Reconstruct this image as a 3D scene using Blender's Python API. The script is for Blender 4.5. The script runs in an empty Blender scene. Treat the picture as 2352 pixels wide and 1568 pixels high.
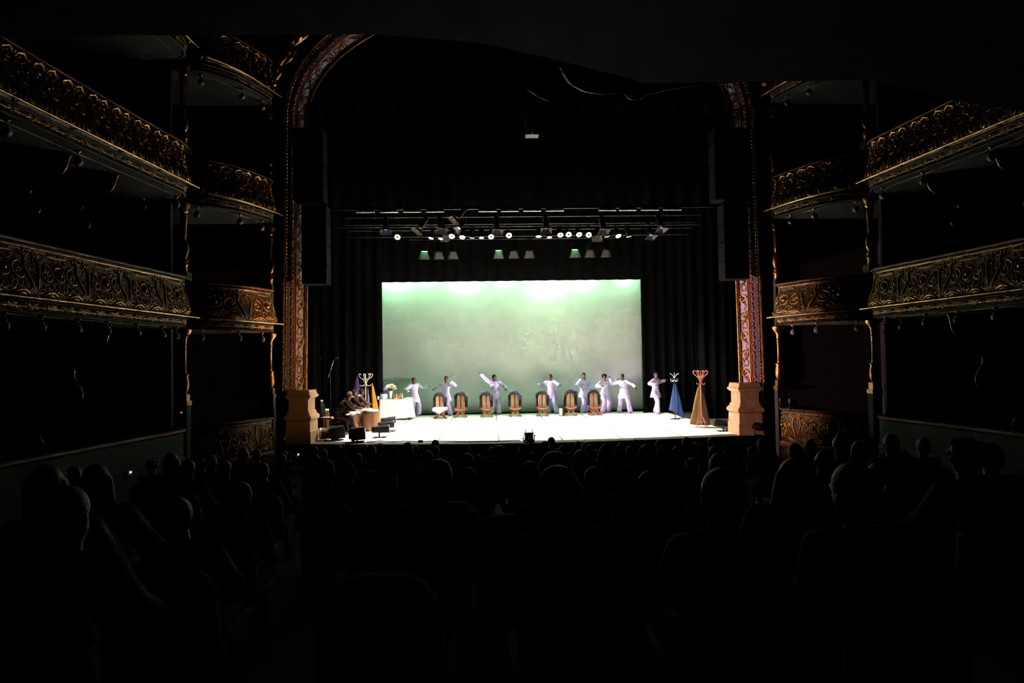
import bpy, math, random
import numpy as np
from mathutils import Vector, Matrix

random.seed(7); RNG = np.random.default_rng(7)
S = bpy.context.scene
COL = S.collection
PI = math.pi

# ------------------------------------------------------------------ camera
CX, CH = -1.05, 2.30                       # camera stands 1 m left of the axis, 2.3 m above stage level
YAW, PITCH, ROLL = 0.0331, 0.0274, 0.0155
FPX = 1568.0                               # 24 mm on a 36 mm sensor, 2352 px wide
_f = Vector((math.sin(YAW)*math.cos(PITCH), math.cos(YAW)*math.cos(PITCH), math.sin(PITCH)))
_r0 = Vector((math.cos(YAW), -math.sin(YAW), 0.0))
_u0 = _r0.cross(_f)
_r = _r0*math.cos(ROLL) - _u0*math.sin(ROLL)
_u = _u0*math.cos(ROLL) + _r0*math.sin(ROLL)
EYE = Vector((CX, 0.0, CH))
cam = bpy.data.cameras.new('camera'); cam.lens = 24.0; cam.sensor_width = 36.0; cam.sensor_fit = 'HORIZONTAL'
cam.clip_start = 0.05; cam.clip_end = 200
camo = bpy.data.objects.new('camera', cam); COL.objects.link(camo)
camo.matrix_world = Matrix(((_r.x, _u.x, -_f.x, EYE.x), (_r.y, _u.y, -_f.y, EYE.y), (_r.z, _u.z, -_f.z, EYE.z), (0, 0, 0, 1)))
S.camera = camo

def ray(px, py):
    return _f + _r*((px-1176.0)/FPX) - _u*((py-784.0)/FPX)
def at(px, py, Y):                         # the point seen at a photo pixel on the upright plane at depth Y
    d = ray(px, py); return EYE + d*(Y/d.y)
def atz(px, py, z=0.0):                    # the point seen at a photo pixel on the level z
    d = ray(px, py); return EYE + d*((z-CH)/d.z)
def topx(p):
    v = Vector(p)-EYE; w = v.dot(_f); return (1176+FPX*v.dot(_r)/w, 784-FPX*v.dot(_u)/w)

# ------------------------------------------------------------------ world, exposure
W = bpy.data.worlds.new('world'); S.world = W; W.use_nodes = True
W.node_tree.nodes['Background'].inputs['Color'].default_value = (0, 0, 0, 1)
W.node_tree.nodes['Background'].inputs['Strength'].default_value = 0.0
S.view_settings.view_transform = 'Standard'; S.view_settings.look = 'None'
S.view_settings.exposure = 0.0; S.view_settings.gamma = 1.0; S.view_settings.use_curve_mapping = False
S.cycles.max_bounces = 8; S.cycles.diffuse_bounces = 5; S.cycles.glossy_bounces = 4
S.cycles.caustics_reflective = False; S.cycles.caustics_refractive = False
S.cycles.sample_clamp_indirect = 40.0

# ------------------------------------------------------------------ stage lights (each sits in a lamp built further down)
def spot(name, loc, target, watts, color, angle=60, blend=0.6, radius=0.06):
    l = bpy.data.lights.new(name, 'SPOT'); l.energy = watts; l.color = color
    l.spot_size = math.radians(angle); l.spot_blend = blend; l.shadow_soft_size = radius
    o = bpy.data.objects.new(name, l); COL.objects.link(o)
    d = Vector(target)-Vector(loc)
    o.matrix_world = Matrix.Translation(Vector(loc)) @ d.to_track_quat('-Z', 'Y').to_matrix().to_4x4()
    return o

PARS = [  # px, py, brightness seen, of the lamps in the lit row
    (913, 544, 1.0), (990, 546, .5), (1012, 547, .25), (1038, 542, .8), (1062, 544, .7), (1084, 545, .4), (1106, 545, .4), (1128, 543, .8),
    (1169, 540, 1.0), (1237, 542, .6), (1262, 544, .25), (1287, 539, .8), (1306, 538, 1.0), (1330, 538, .9), (1352, 539, .8),
    (1394, 542, .35), (1420, 541, .7), (1444, 542, .3)]
PAR_Y = 23.4
PAR_TARGETS = []
for i, (px, py, b) in enumerate(PARS):
    p = at(px, py, PAR_Y)
    t = Vector((-5.2 + 11.0*i/17.0, 23.5 + (1.6 if i % 2 else -1.1), 0.0))
    PAR_TARGETS.append((p, t))
    spot('par_can_beam', p + (t-p).normalized()*0.05, t, 2900, (1.0, .88, .75), 58, .75, .07)
CYC_LAMPS = [(905, 1.6), (980, .7), (1068, 1.9), (1158, .8), (1255, 3.2), (1347, 1.2), (1440, .9)]
CYC_Y, SCREEN_Y = 29.36, 29.8
for px, k in CYC_LAMPS:
    p = at(px, 640, CYC_Y); p.z = 6.10
    spot('cyclorama_flood_beam', p, (p.x, SCREEN_Y+.25, 3.0), 78*k, (.34, 1.0, .50), 165, .6, .10)
GREEN_LAMPS = [(975, 580), (1145, 579), (1320, 576)]
for px, py in GREEN_LAMPS:
    p = at(px, py, 27.2)
    spot('green_fresnel_beam', p + Vector((0, .02, -.06)), (p.x, 27.9, 0.0), 260, (.10, 1.0, .35), 58, .9, .08)
# low side light: lamps on the deck at both wings, beams across the stage
spot('floor_lamp_beam', (-3.35, 22.0, .30), (6.0, 23.6, .9), 500, (1.0, .80, .92), 46, .8, .06)
spot('floor_lamp_beam', (-3.35, 23.3, .30), (6.0, 25.8, 1.1), 900, (.96, .78, 1.0), 46, .8, .06)
spot('floor_lamp_beam', (-3.45, 24.6, .30), (6.0, 27.2, 1.1), 900, (.90, .78, 1.0), 46, .8, .06)
spot('floor_lamp_beam', (5.85, 21.3, .50), (-3.9, 26.4, 0.6), 1800, (1.0, .88, .80), 22, .8, .06)
ADDED_BOOMS = [(-7.7, 27.25, 1.75), (-7.6, 27.95, 2.15), (7.9, 27.2, 1.9)]  # unseen spotlights added in the wings to brighten the dancers
spot('added_boom_beam', Vector(ADDED_BOOMS[0])+Vector((.12, .0, -.03)), (6.0, 28.15, 1.2), 11000, (.93, .76, 1.0), 17, .8, .06)
spot('added_boom_beam', Vector(ADDED_BOOMS[1])+Vector((.12, .0, -.03)), (5.0, 28.75, 1.2), 10000, (.88, .74, 1.0), 15, .8, .06)
spot('added_boom_beam', Vector(ADDED_BOOMS[2])+Vector((-.12, .0, -.03)), (-6.0, 28.5, 1.2), 9000, (1.0, .80, .98), 16, .8, .06)
# added spotlights on the stalls box ledges, lighting the piers across the stage front
ADDED_LEDGE = [(-1, 'left', (-6.72, 18.10, 1.12), (6.6, 19.9, 2.3), 9500, (1.0, .50, .44), 30),
         (1, 'right', (6.72, 18.10, 1.12), (-6.75, 20.1, 2.5), 3300, (1.0, .50, .20), 23),
         (1, 'right', (6.80, 17.70, 1.12), (-6.95, 18.0, 3.9), 9000, (1.0, .33, .06), 8)]
for s_, wd, p, t, w, c, a in ADDED_LEDGE: spot('added_ledge_beam', Vector(p)+(Vector(t)-Vector(p)).normalized()*.06, t, w, c, a, .7, .05)


# ------------------------------------------------------------------ mesh helpers
class MB:
    """collects quads and triangles, builds ONE mesh object"""
    def __init__(self): self.v = []; self.q = []; self.t = []; self.n = 0; self.qs = []; self.ts = []
    def add(self, V, Q=None, T=None, smooth=True):
        V = np.asarray(V, float).reshape(-1, 3)
        if Q is not None and len(Q): self.q.append(np.asarray(Q, int)+self.n); self.qs.append(np.full(len(Q), smooth))
        if T is not None and len(T): self.t.append(np.asarray(T, int)+self.n); self.ts.append(np.full(len(T), smooth))
        self.v.append(V); self.n += len(V); return self
    def map(self, fn):
        self.v = [fn(v) for v in self.v]; return self
    def grid(self, P, closed_u=False, closed_v=False, smooth=True):
        P = np.asarray(P, float); a, b = P.shape[:2]
        I = np.arange(a*b).reshape(a, b)
        if closed_u: I = np.vstack([I, I[:1]])
        if closed_v: I = np.hstack([I, I[:, :1]])
        Q = np.stack([I[:-1, :-1], I[1:, :-1], I[1:, 1:], I[:-1, 1:]], -1).reshape(-1, 4)
        return self.add(P.reshape(-1, 3), Q, smooth=smooth)
    def box(self, c, s, R=None, smooth=False, taper=1.0):
        x, y, z = (np.array(s)/2.0)
        V = np.array([[-x, -y, -z], [x, -y, -z], [x, y, -z], [-x, y, -z], [-x*taper, -y*taper, z], [x*taper, -y*taper, z], [x*taper, y*taper, z], [-x*taper, y*taper, z]])
        if R is not None: V = V @ np.array(R.to_3x3()).T
        return self.add(V+np.array(c), [[0, 3, 2, 1], [4, 5, 6, 7], [0, 1, 5, 4], [1, 2, 6, 5], [2, 3, 7, 6], [3, 0, 4, 7]], smooth=smooth)
    def tube(self, pts, r, seg=8, cap=True, smooth=True, flat=1.0):
        P = np.asarray([tuple(p) for p in pts], float); n = len(P)
        R = np.full(n, r) if np.isscalar(r) else np.asarray(r, float)
        T = np.gradient(P, axis=0); T /= np.linalg.norm(T, axis=1)[:, None]+1e-12
        N = np.zeros_like(P); a = np.array([0, 0, 1.0]) if abs(T[0, 2]) < .9 else np.array([1.0, 0, 0])
        v = a-T[0]*a.dot(T[0]); N[0] = v/np.linalg.norm(v)
        for i in range(1, n):
            v = N[i-1]-T[i]*N[i-1].dot(T[i]); N[i] = v/(np.linalg.norm(v)+1e-12)
        B = np.cross(T, N)
        th = np.linspace(0, 2*PI, seg, endpoint=False)
        G = P[:, None, :]+R[:, None, None]*(np.cos(th)[None, :, None]*N[:, None, :]*flat+np.sin(th)[None, :, None]*B[:, None, :])
        self.grid(G, closed_v=True, smooth=smooth)
        if cap:
            for k, rev in ((0, True), (n-1, False)):
                i = np.arange(seg); V = np.vstack([G[k], P[k]])
                Tt = np.stack([i, (i+1) % seg, np.full(seg, seg)], 1)
                self.add(V, T=Tt[:, ::-1] if rev else Tt, smooth=False)
        return self
    def cyl(self, p0, p1, r0, r1=None, seg=16, smooth=True):
        return self.tube([p0, p1], [r0, r0 if r1 is None else r1], seg, True, smooth)
    def lathe(self, prof, c=(0, 0, 0), seg=24, R=None, smooth=True, cap=True):
        pr = np.asarray(prof, float); th = np.linspace(0, 2*PI, seg, endpoint=False)
        G = np.stack([pr[:, None, 0]*np.cos(th), pr[:, None, 0]*np.sin(th), np.repeat(pr[:, 1:2], seg, 1)], -1)
        if R is not None: G = G @ np.array(R.to_3x3()).T
        G = G+np.array(c)
        self.grid(G, closed_v=True, smooth=smooth)
        for k, rev in ((0, True), (-1, False)):
            if cap and pr[k, 0] > 1e-4:
                i = np.arange(seg); V = np.vstack([G[k], G[k].mean(0)])
                Tt = np.stack([i, (i+1) % seg, np.full(seg, seg)], 1)
                self.add(V, T=Tt[:, ::-1] if rev else Tt, smooth=False)
        return self
    def ell(self, c, r, R=None, seg=14, rings=9):
        ph = np.linspace(1e-3, PI-1e-3, rings); th = np.linspace(0, 2*PI, seg, endpoint=False)
        G = np.stack([np.outer(np.sin(ph), np.cos(th))*r[0], np.outer(np.sin(ph), np.sin(th))*r[1], np.outer(np.cos(ph), np.ones(seg))*r[2]], -1)
        if R is not None: G = G @ np.array(R.to_3x3()).T
        return self.grid(G+np.array(c), closed_v=True)
    def cap2(self, p0, r0, p1, r1, seg=12):            # a tapered capsule
        p0, p1 = np.array(tuple(p0), float), np.array(tuple(p1), float); d = p1-p0; L = np.linalg.norm(d)
        if L < 1e-6: return self.ell(p0, (r0,)*3)
        d /= L; pts, rr = [], []
        for a in np.linspace(PI/2, 0, 4): pts.append(p0-d*r0*math.sin(a)); rr.append(max(r0*math.cos(a), 1e-4))
        for a in np.linspace(0, PI/2, 4): pts.append(p1+d*r1*math.sin(a)); rr.append(max(r1*math.cos(a), 1e-4))
        return self.tube(pts, rr, seg, True)
    def prism(self, poly, y0, y1, R=None, c=(0, 0, 0)):   # polygon in x,z pushed from y0 to y1
        p = np.asarray(poly, float); n = len(p); ctr = p.mean(0)
        A = np.column_stack([p[:, 0], np.full(n, y0), p[:, 1]]); B = np.column_stack([p[:, 0], np.full(n, y1), p[:, 1]])
        V = np.vstack([A, B, [[ctr[0], y0, ctr[1]], [ctr[0], y1, ctr[1]]]])
        if R is not None: V = V @ np.array(R.to_3x3()).T
        i = np.arange(n); j = (i+1) % n
        self.add(V+np.array(c), np.stack([i, j, j+n, i+n], 1), np.vstack([np.stack([j, i, np.full(n, 2*n)], 1), np.stack([i+n, j+n, np.full(n, 2*n+1)], 1)]), smooth=False)
        return self
    def slab(self, P, th, smooth=True):                   # a sheet of points given a thickness
        P = np.asarray(P, float); du = np.gradient(P, axis=0); dv = np.gradient(P, axis=1)
        N = np.cross(du, dv); N /= np.linalg.norm(N, axis=2)[:, :, None]+1e-9
        A, B = P+N*th/2, P-N*th/2; a, b = P.shape[:2]
        I = np.arange(a*b).reshape(a, b); J = I+a*b
        q = lambda X: np.stack([X[:-1, :-1], X[1:, :-1], X[1:, 1:], X[:-1, 1:]], -1).reshape(-1, 4)
        rim = np.concatenate([I[0, :], I[1:, -1], I[-1, -2::-1], I[-2:0:-1, 0]]); rj = rim+a*b
        E = np.stack([rim, np.roll(rim, -1), np.roll(rj, -1), rj], 1)
        return self.add(np.vstack([A.reshape(-1, 3), B.reshape(-1, 3)]), np.vstack([q(I), q(J)[:, ::-1], E]), smooth=smooth)
    def mesh(self, name, mat=None):
        me = bpy.data.meshes.new(name)
        V = np.vstack(self.v)
        Q = np.vstack(self.q) if self.q else np.zeros((0, 4), int); T = np.vstack(self.t) if self.t else np.zeros((0, 3), int)
        me.vertices.add(len(V)); me.vertices.foreach_set('co', V.astype(np.float32).ravel())
        me.loops.add(Q.size+T.size); me.loops.foreach_set('vertex_index', np.concatenate([Q.ravel(), T.ravel()]).astype(np.int32))
        me.polygons.add(len(Q)+len(T))
        me.polygons.foreach_set('loop_start', np.concatenate([np.arange(len(Q))*4, Q.size+np.arange(len(T))*3]).astype(np.int32))
        sm = np.concatenate(self.qs+self.ts) if (self.qs or self.ts) else np.zeros(0)
        me.polygons.foreach_set('use_smooth', sm.astype(bool))
        me.update(calc_edges=True)
        if mat: me.materials.append(mat)
        return me
    def build(self, name, mat=None, parent=None, **kw):
        o = bpy.data.objects.new(name, self.mesh(name, mat)); COL.objects.link(o)
        if parent: o.parent = parent
        return tag(o, **kw)

def tag(o, label=None, cat=None, group=None, kind=None):
    if label: o['label'] = label
    if cat: o['category'] = cat
    if group: o['group'] = group
    if kind: o['kind'] = kind
    return o
def thing(name, label, cat, loc=(0, 0, 0), rz=0.0, group=None, kind=None):
    o = bpy.data.objects.new(name, None); COL.objects.link(o); o.empty_display_size = .1
    o.location = loc; o.rotation_euler = (0, 0, rz)
    return tag(o, label, cat, group, kind)
KIDS = {}
def kids(o): return [c for c in COL.objects if c.parent == o]
def copy_tree(o, loc, rz=0.0, scale=None, label=None, group=None):
    if o.name not in KIDS: KIDS[o.name] = [(c, [g for g in COL.objects if g.parent == c]) for c in COL.objects if c.parent == o]
    r = o.copy(); COL.objects.link(r); r.location = loc; r.rotation_euler = (0, 0, rz)
    if scale: r.scale = scale if not np.isscalar(scale) else (scale,)*3
    if label: r['label'] = label
    if group: r['group'] = group
    for c, gs in KIDS[o.name]:
        d = c.copy(); COL.objects.link(d); d.parent = r
        for g in gs:
            e = g.copy(); COL.objects.link(e); e.parent = d
    return r

# ------------------------------------------------------------------ materials
def mat(name, col, rough=.6, metal=0.0, var=0.0, vscale=6.0, bump=0.0, bscale=30.0, emit=None, estr=0.0, trans=0.0, sheen=0.0, spec=.5, col2=None, stretch=(1, 1, 1)):
    m = bpy.data.materials.new(name); m.use_nodes = True; nt = m.node_tree; b = nt.nodes['Principled BSDF']
    b.inputs['Base Color'].default_value = (*col, 1); b.inputs['Roughness'].default_value = rough; b.inputs['Metallic'].default_value = metal
    b.inputs['Specular IOR Level'].default_value = spec
    if sheen: b.inputs['Sheen Weight'].default_value = sheen
    if trans: b.inputs['Transmission Weight'].default_value = trans
    if emit: b.inputs['Emission Color'].default_value = (*emit, 1); b.inputs['Emission Strength'].default_value = estr
    tc = mp = None
    if var or bump:
        tc = nt.nodes.new('ShaderNodeTexCoord'); mp = nt.nodes.new('ShaderNodeMapping'); mp.inputs['Scale'].default_value = stretch
        nt.links.new(tc.outputs['Object'], mp.inputs['Vector'])
    if var:
        n = nt.nodes.new('ShaderNodeTexNoise'); n.inputs['Scale'].default_value = vscale; n.inputs['Detail'].default_value = 4
        r = nt.nodes.new('ShaderNodeMix'); r.data_type = 'RGBA'
        c2 = col2 if col2 else tuple(c*(1-var) for c in col)
        r.inputs['A'].default_value = (*col, 1); r.inputs['B'].default_value = (*c2, 1)
        mr = nt.nodes.new('ShaderNodeMapRange'); mr.inputs['From Min'].default_value = .35; mr.inputs['From Max'].default_value = .65
        nt.links.new(mp.outputs[0], n.inputs['Vector']); nt.links.new(n.outputs['Fac'], mr.inputs['Value'])
        nt.links.new(mr.outputs[0], r.inputs['Factor']); nt.links.new(r.outputs['Result'], b.inputs['Base Color'])
    if bump:
        n = nt.nodes.new('ShaderNodeTexNoise'); n.inputs['Scale'].default_value = bscale; n.inputs['Detail'].default_value = 3
        k = nt.nodes.new('ShaderNodeBump'); k.inputs['Strength'].default_value = bump; k.inputs['Distance'].default_value = .02
        nt.links.new(mp.outputs[0], n.inputs['Vector']); nt.links.new(n.outputs['Fac'], k.inputs['Height']); nt.links.new(k.outputs[0], b.inputs['Normal'])
    return m

M = {}
M['gold'] = mat('gilding', (.46, .26, .10), .34, 1.0, .45, 9, .25, 40)
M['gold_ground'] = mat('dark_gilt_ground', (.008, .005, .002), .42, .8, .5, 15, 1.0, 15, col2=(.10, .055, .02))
M['box'] = mat('speaker_black', (.003, .003, .003), .8, 0, .3, 12, spec=.1)
M['rail'] = mat('brass_rail', (.5, .32, .14), .32, .9, .2, 5)
M['red_trim'] = mat('dark_red_trim', (.16, .035, .02), .55, 0, .3, 6)
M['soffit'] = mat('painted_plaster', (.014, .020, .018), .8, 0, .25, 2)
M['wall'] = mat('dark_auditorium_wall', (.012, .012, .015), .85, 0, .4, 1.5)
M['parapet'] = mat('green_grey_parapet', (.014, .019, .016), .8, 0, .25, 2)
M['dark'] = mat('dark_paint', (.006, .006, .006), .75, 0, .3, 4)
M['velvet'] = mat('black_velour', (.0035, .0035, .0035), .95, 0, .4, 3, spec=.05)
M['black'] = mat('black_metal', (.006, .006, .007), .6, 0, .3, 12, spec=.25)
M['lilac'] = mat('lilac_plaster', (.46, .44, .60), .7, 0, .2, 8)
M['maroon'] = mat('maroon_foliage', (.30, .11, .07), .5, .25, .4, 12, .4, 40)
M['marble'] = mat('yellow_marble', (.52, .36, .19), .42, 0, .35, 5, .1, 20, col2=(.40, .27, .15))
M['deck'] = mat('stage_boards', (.05, .035, .025), .6, 0, .4, 4, stretch=(1, 6, 1))
M['white_floor'] = mat('white_vinyl', (.80, .79, .77), .45, 0, .06, .8, spec=.3)
M['seam'] = mat('grey_tape', (.13, .125, .12), .6, 0, .1, 5)
M['cyc'] = mat('cyclorama_cloth', (.80, .80, .77), .95, 0, .04, .6, spec=.05)
M['alu'] = mat('aluminium', (.62, .62, .60), .35, .9, .15, 8)
M['strip'] = mat('pale_strip_metal', (.60, .60, .58), .5, .1, .1, 8)
M['lens_low'] = mat('dim_lens', (.3, .3, .3), .3, 0, .05, emit=(1.0, .85, .8), estr=.5)
M['steel'] = mat('dull_steel', (.10, .10, .105), .4, .9, .2, 10)
M['globe'] = mat('opal_glass', (.16, .16, .18), .35, 0, .1, 9)
M['seat_plush'] = mat('dark_plush', (.028, .020, .018), .9, 0, .35, 14, sheen=.1)
M['carpet'] = mat('dark_carpet', (.006, .006, .006), .95, 0, .4, 20)
M['lens'] = mat('lit_lens', (.8, .8, .8), .3, 0, emit=(1.0, .86, .66), estr=60, var=.05)
M['lens_mid'] = mat('half_lit_lens', (.8, .8, .8), .3, 0, emit=(1.0, .82, .62), estr=14, var=.05)
M['lens_green'] = mat('green_lit_lens', (.3, .8, .4), .3, 0, emit=(.1, 1.0, .35), estr=70, var=.05)
M['lens_blue'] = mat('blue_lit_lens', (.2, .2, .8), .3, 0, emit=(.25, .22, 1.0), estr=3, var=.05)
M['lens_off'] = mat('dark_lens', (.05, .05, .06), .15, 0, var=.1)
M['flap_dark'] = mat('dark_barn_door_sheet', (.035, .032, .028), .5, .3, .2, 9)
M['flap'] = mat('barn_door_sheet', (.16, .14, .12), .5, .3, .2, 9)

# ================================================================== SETTING
def floor_z(Y): return 0.87-0.11*Y
def struct(o): return tag(o, kind='structure')
b = MB(); xs = np.linspace(-10.5, 10.5, 12); ys = np.linspace(-4, 20.0, 14)
b.slab([[(x, y, floor_z(y)-.02) for y in ys] for x in xs], .04, smooth=False); struct(b.build('floor', M['carpet']))
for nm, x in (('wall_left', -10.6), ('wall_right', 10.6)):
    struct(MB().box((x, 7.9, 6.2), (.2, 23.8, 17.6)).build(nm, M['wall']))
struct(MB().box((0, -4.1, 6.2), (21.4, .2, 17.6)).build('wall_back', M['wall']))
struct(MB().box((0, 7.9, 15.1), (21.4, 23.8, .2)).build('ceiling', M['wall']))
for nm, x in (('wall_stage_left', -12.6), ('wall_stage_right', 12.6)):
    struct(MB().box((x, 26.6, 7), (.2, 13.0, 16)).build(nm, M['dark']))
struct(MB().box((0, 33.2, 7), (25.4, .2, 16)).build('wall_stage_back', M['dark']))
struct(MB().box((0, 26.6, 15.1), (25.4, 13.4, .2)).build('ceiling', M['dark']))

# stage deck with its bowed front edge
def apron_y(x): return 19.08+0.020*x*x
b = MB(); xs = np.linspace(-6.7, 6.7, 41)
top = [[(x, apron_y(x), 0) for x in xs], [(x, 21.0, 0) for x in xs]]
b.slab(np.array(top)-np.array([0, 0, .04]), .08, smooth=False)
b.box((0, 27.05, -.05), (25.0, 12.1, .1))
b.grid([[(x, apron_y(x)+.03, z) for x in xs] for z in (-.08, -1.32)], smooth=False)
struct(b.build('stage_floor', M['deck']))
b = MB(); b.tube([(x, apron_y(x)-.005, -.035) for x in xs], .035, 8)
struct(b.build('trim_1', M['deck']))
# white dance floor in taped strips
P0 = [atz(1010, 1007), atz(1145, 1000), atz(1287, 1005), atz(1555, 998)]
b = MB(); xs = np.linspace(-5.9, 6.35, 37)
g = [[(x, (1-t)*(apron_y(x)+.30+.05*max(0, -x-3))+t*29.25, .006) for x in xs] for t in (0, .2, .4, .6, .8, 1)]
b.slab(g, .008, smooth=False)
df = b.build('dance_floor', M['white_floor'], label='white vinyl dance floor taped over the stage boards', cat='dance floor')
sx = [P0[0].x-3.4, P0[0].x-1.7, P0[0].x, P0[1].x, P0[2].x, P0[2].x+1.72, P0[3].x]
for x in sx:
    MB().box((x, (apron_y(x)+.32+29.2)/2, .0115), (.045, 29.2-apron_y(x)-.34, .003)).build('seam_tape', M['seam'], df)

# cyclorama
pl, pr, ptop = at(880, 948, SCREEN_Y), at(1475, 940, SCREEN_Y), 7.6
b = MB(); xs = np.linspace(pl.x-.15, pr.x+.15, 70); zs = np.linspace(.04, ptop, 14)
b.slab([[(x, SCREEN_Y+.012*math.sin(x*2.1+.6*math.sin(z))*(1.2-z/ptop), z) for z in zs] for x in xs], .01)
cy = b.build('cyclorama', M['cyc'], label='pale projection cloth lit green from above at the back of the stage', cat='backdrop')
MB().tube([(pl.x-.15, SCREEN_Y-.02, .05), (pr.x+.15, SCREEN_Y-.02, .05)], .022, 8).build('bottom_pipe', M['steel'], cy)
MB().tube([(pl.x-.6, SCREEN_Y, ptop), (pr.x+.6, SCREEN_Y, ptop)], .025, 8).build('top_pipe', M['steel'], cy)

# black drapes
def curtain(name, x0, x1, Y, z0, z1, fold, amp, label, cat, grp=None):
    b = MB(); n = max(12, int((x1-x0)/fold*8)); xs = np.linspace(x0, x1, n)
    ph = RNG.uniform(0, 6)
    def yy(x, z): return Y+amp*math.sin(2*PI*x/fold+ph+.5*math.sin(x*1.7))*(1-.25*(z-z0)/(z1-z0))
    b.slab([[(x, yy(x, z), z) for z in np.linspace(z0, z1, 6)] for x in xs], .012)
    o = thing(name, label, cat, group=grp); b.build('cloth', M['velvet'], o)
    MB().tube([(x0-.1, Y, z1+.02), (x1+.1, Y, z1+.02)], .03, 8).build('curtain_bar', M['black'], o)
    for x in (x0+.1, x1-.1): MB().cyl((x, Y, z1), (x, Y, 15.0), .008).build('suspension_wire', M['black'], o)
    return o
LEGS = [('first', 21.9, 735, 1682), ('second', 25.3, 800, 1600), ('rear', 28.55, 879, 1475.5)]
for i, (nm, Y, pxl, pxr) in enumerate(LEGS):
    xl, xr = at(pxl, 880, Y).x, at(pxr, 880, Y).x
    w = (2.8, 2.6, 3.0)[i]
    curtain('wing_curtain', xl-w, xl, Y, .015, 9.5, .42, .07, '%s black velour leg curtain hanging on the left side of the stage' % nm, 'curtain', 'black leg curtains')
    curtain('wing_curtain', xr, xr+w, Y, .015, 9.5, .42, .07, '%s black velour leg curtain hanging on the right side of the stage' % nm, 'curtain', 'black leg curtains')
zb = at(1177, 645, 28.75).z
BORD = [('front', 20.75, at(1177, 262, 20.75).z, 14.6, 'long black border curtain across the top of the proscenium opening'),
        ('middle', 22.45, at(1177, 470, 22.45).z, 14.0, 'black pleated border curtain hanging just above the lighting bars'),
        ('rear', 28.75, zb, 10.0, 'rear black border curtain masking the top of the green-lit cloth')]
for nm, Y, z0, z1, lb in BORD:
    curtain('border_curtain', -7.3, 7.3, Y, z0, z1, .55, .05, lb, 'curtain', 'black border curtains')

# ================================================================== PROSCENIUM ARCH
A_HW, A_SPR, A_B = 7.0, 9.5, 4.15          # half width outside, springing, rise
A_Y0, A_W, A_DY = 19.90, .52, .40
BAT = .013
def arch_pt(a):
    """outer edge (x>0 side) and inward normal at arc length a; straight up then a flat half-ellipse to the crown"""
    a = np.asarray(a, float); xe = A_HW-BAT*A_SPR
    t = np.linspace(0, PI/2, 400); ex, ez = xe*np.cos(t), A_SPR+A_B*np.sin(t)
    L = np.concatenate([[0], np.cumsum(np.hypot(np.diff(ex), np.diff(ez)))])
    th = np.interp(np.clip(a-A_SPR, 0, L[-1]), L, t)
    low = a < A_SPR
    x = np.where(low, A_HW-BAT*a, xe*np.cos(th)); z = np.where(low, a, A_SPR+A_B*np.sin(th))
    nx = np.where(low, -1.0, -np.cos(th)*A_B); nz = np.where(low, -BAT, -np.sin(th)*xe)
    n = np.hypot(nx, nz); return x, z, nx/n, nz/n, A_SPR+L[-1]
A_LEN = float(arch_pt(0)[4])
def arch_map(s):
    c = math.sqrt(A_W**2+A_DY**2)
    def fn(V):                               # V: along, across (0 outer .. c inner), out of the surface
        x, z, nx, nz, _ = arch_pt(V[:, 0]); w, d = V[:, 1]*(c/.707), V[:, 2]
        k, m = A_W/c, A_DY/c
        off = w*k+d*m; y = A_Y0+w*m-d*k
        return np.stack([s*(x+nx*off), y, z+nz*off], 1)
    return fn
def tube2(pts, r, seg=6, d0=0.0, flat=.8):
    P = np.asarray(pts, float); n = len(P); R = np.full(n, r) if np.isscalar(r) else np.asarray(r, float)
    T = np.gradient(P, axis=0); T /= np.linalg.norm(T, axis=1)[:, None]+1e-9
    N = np.stack([-T[:, 1], T[:, 0]], 1); th = np.linspace(0, 2*PI, seg, endpoint=False)
    uv = P[:, None, :]+N[:, None, :]*(R[:, None]*np.cos(th)[None, :])[:, :, None]
    d = d0+R[:, None]*(np.sin(th)[None, :]*flat+.35)
    V = np.concatenate([uv, d[:, :, None]], 2).reshape(-1, 3)
    I = np.arange(n*seg).reshape(n, seg); I = np.hstack([I, I[:, :1]])
    Q = np.stack([I[:-1, :-1], I[1:, :-1], I[1:, 1:], I[:-1, 1:]], -1).reshape(-1, 4)
    return V, Q
def spiral(cx, cy, r0, r1, a0, turns, n=16):
    t = np.linspace(0, 1, n); r = r0+(r1-r0)*t**.8; a = a0+2*PI*turns*t
    return np.stack([cx+r*np.cos(a), cy+r*np.sin(a)], 1)
def leaf2(u, v, ang, ln, wd, curl=0.0, n=7):
    t = np.linspace(0, 1, n); a = ang+curl*t
    p = np.stack([u+np.cumsum(np.cos(a))*ln/n, v+np.cumsum(np.sin(a))*ln/n], 1)
    return tube2(p, wd*np.sin(PI*(t*.9+.06))**.8, 6)
def boss2(u, v, r, h=None, seg=8):
    ph = np.linspace(.05, PI/2, 4); th = np.linspace(0, 2*PI, seg, endpoint=False); h = r if h is None else h
    V = np.stack([(u+r*np.outer(np.sin(ph), np.cos(th))).ravel(), (v+r*np.outer(np.sin(ph), np.sin(th))).ravel(), (h*np.outer(np.cos(ph), np.ones(seg))).ravel()], 1)
    I = np.arange(4*seg).reshape(4, seg); I = np.hstack([I, I[:, :1]])
    return V, np.stack([I[:-1, :-1], I[1:, :-1], I[1:, 1:], I[:-1, 1:]], -1).reshape(-1, 4)
def merge(parts):
    V, Q, n = [], [], 0
    for v, q in parts: V.append(v); Q.append(q+n); n += len(v)
    return np.vstack(V), np.vstack(Q)
def tiled(b, motif, n, W, u0, fn, su=1.0):
    V, Q = motif
    for k in range(n):
        X = V.copy(); X[:, 0] = u0+k*W*su+X[:, 0]*su; b.add(fn(X), Q)
CW = math.sqrt(A_W**2+A_DY**2); CS = CW/.707
scroll = []
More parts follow.
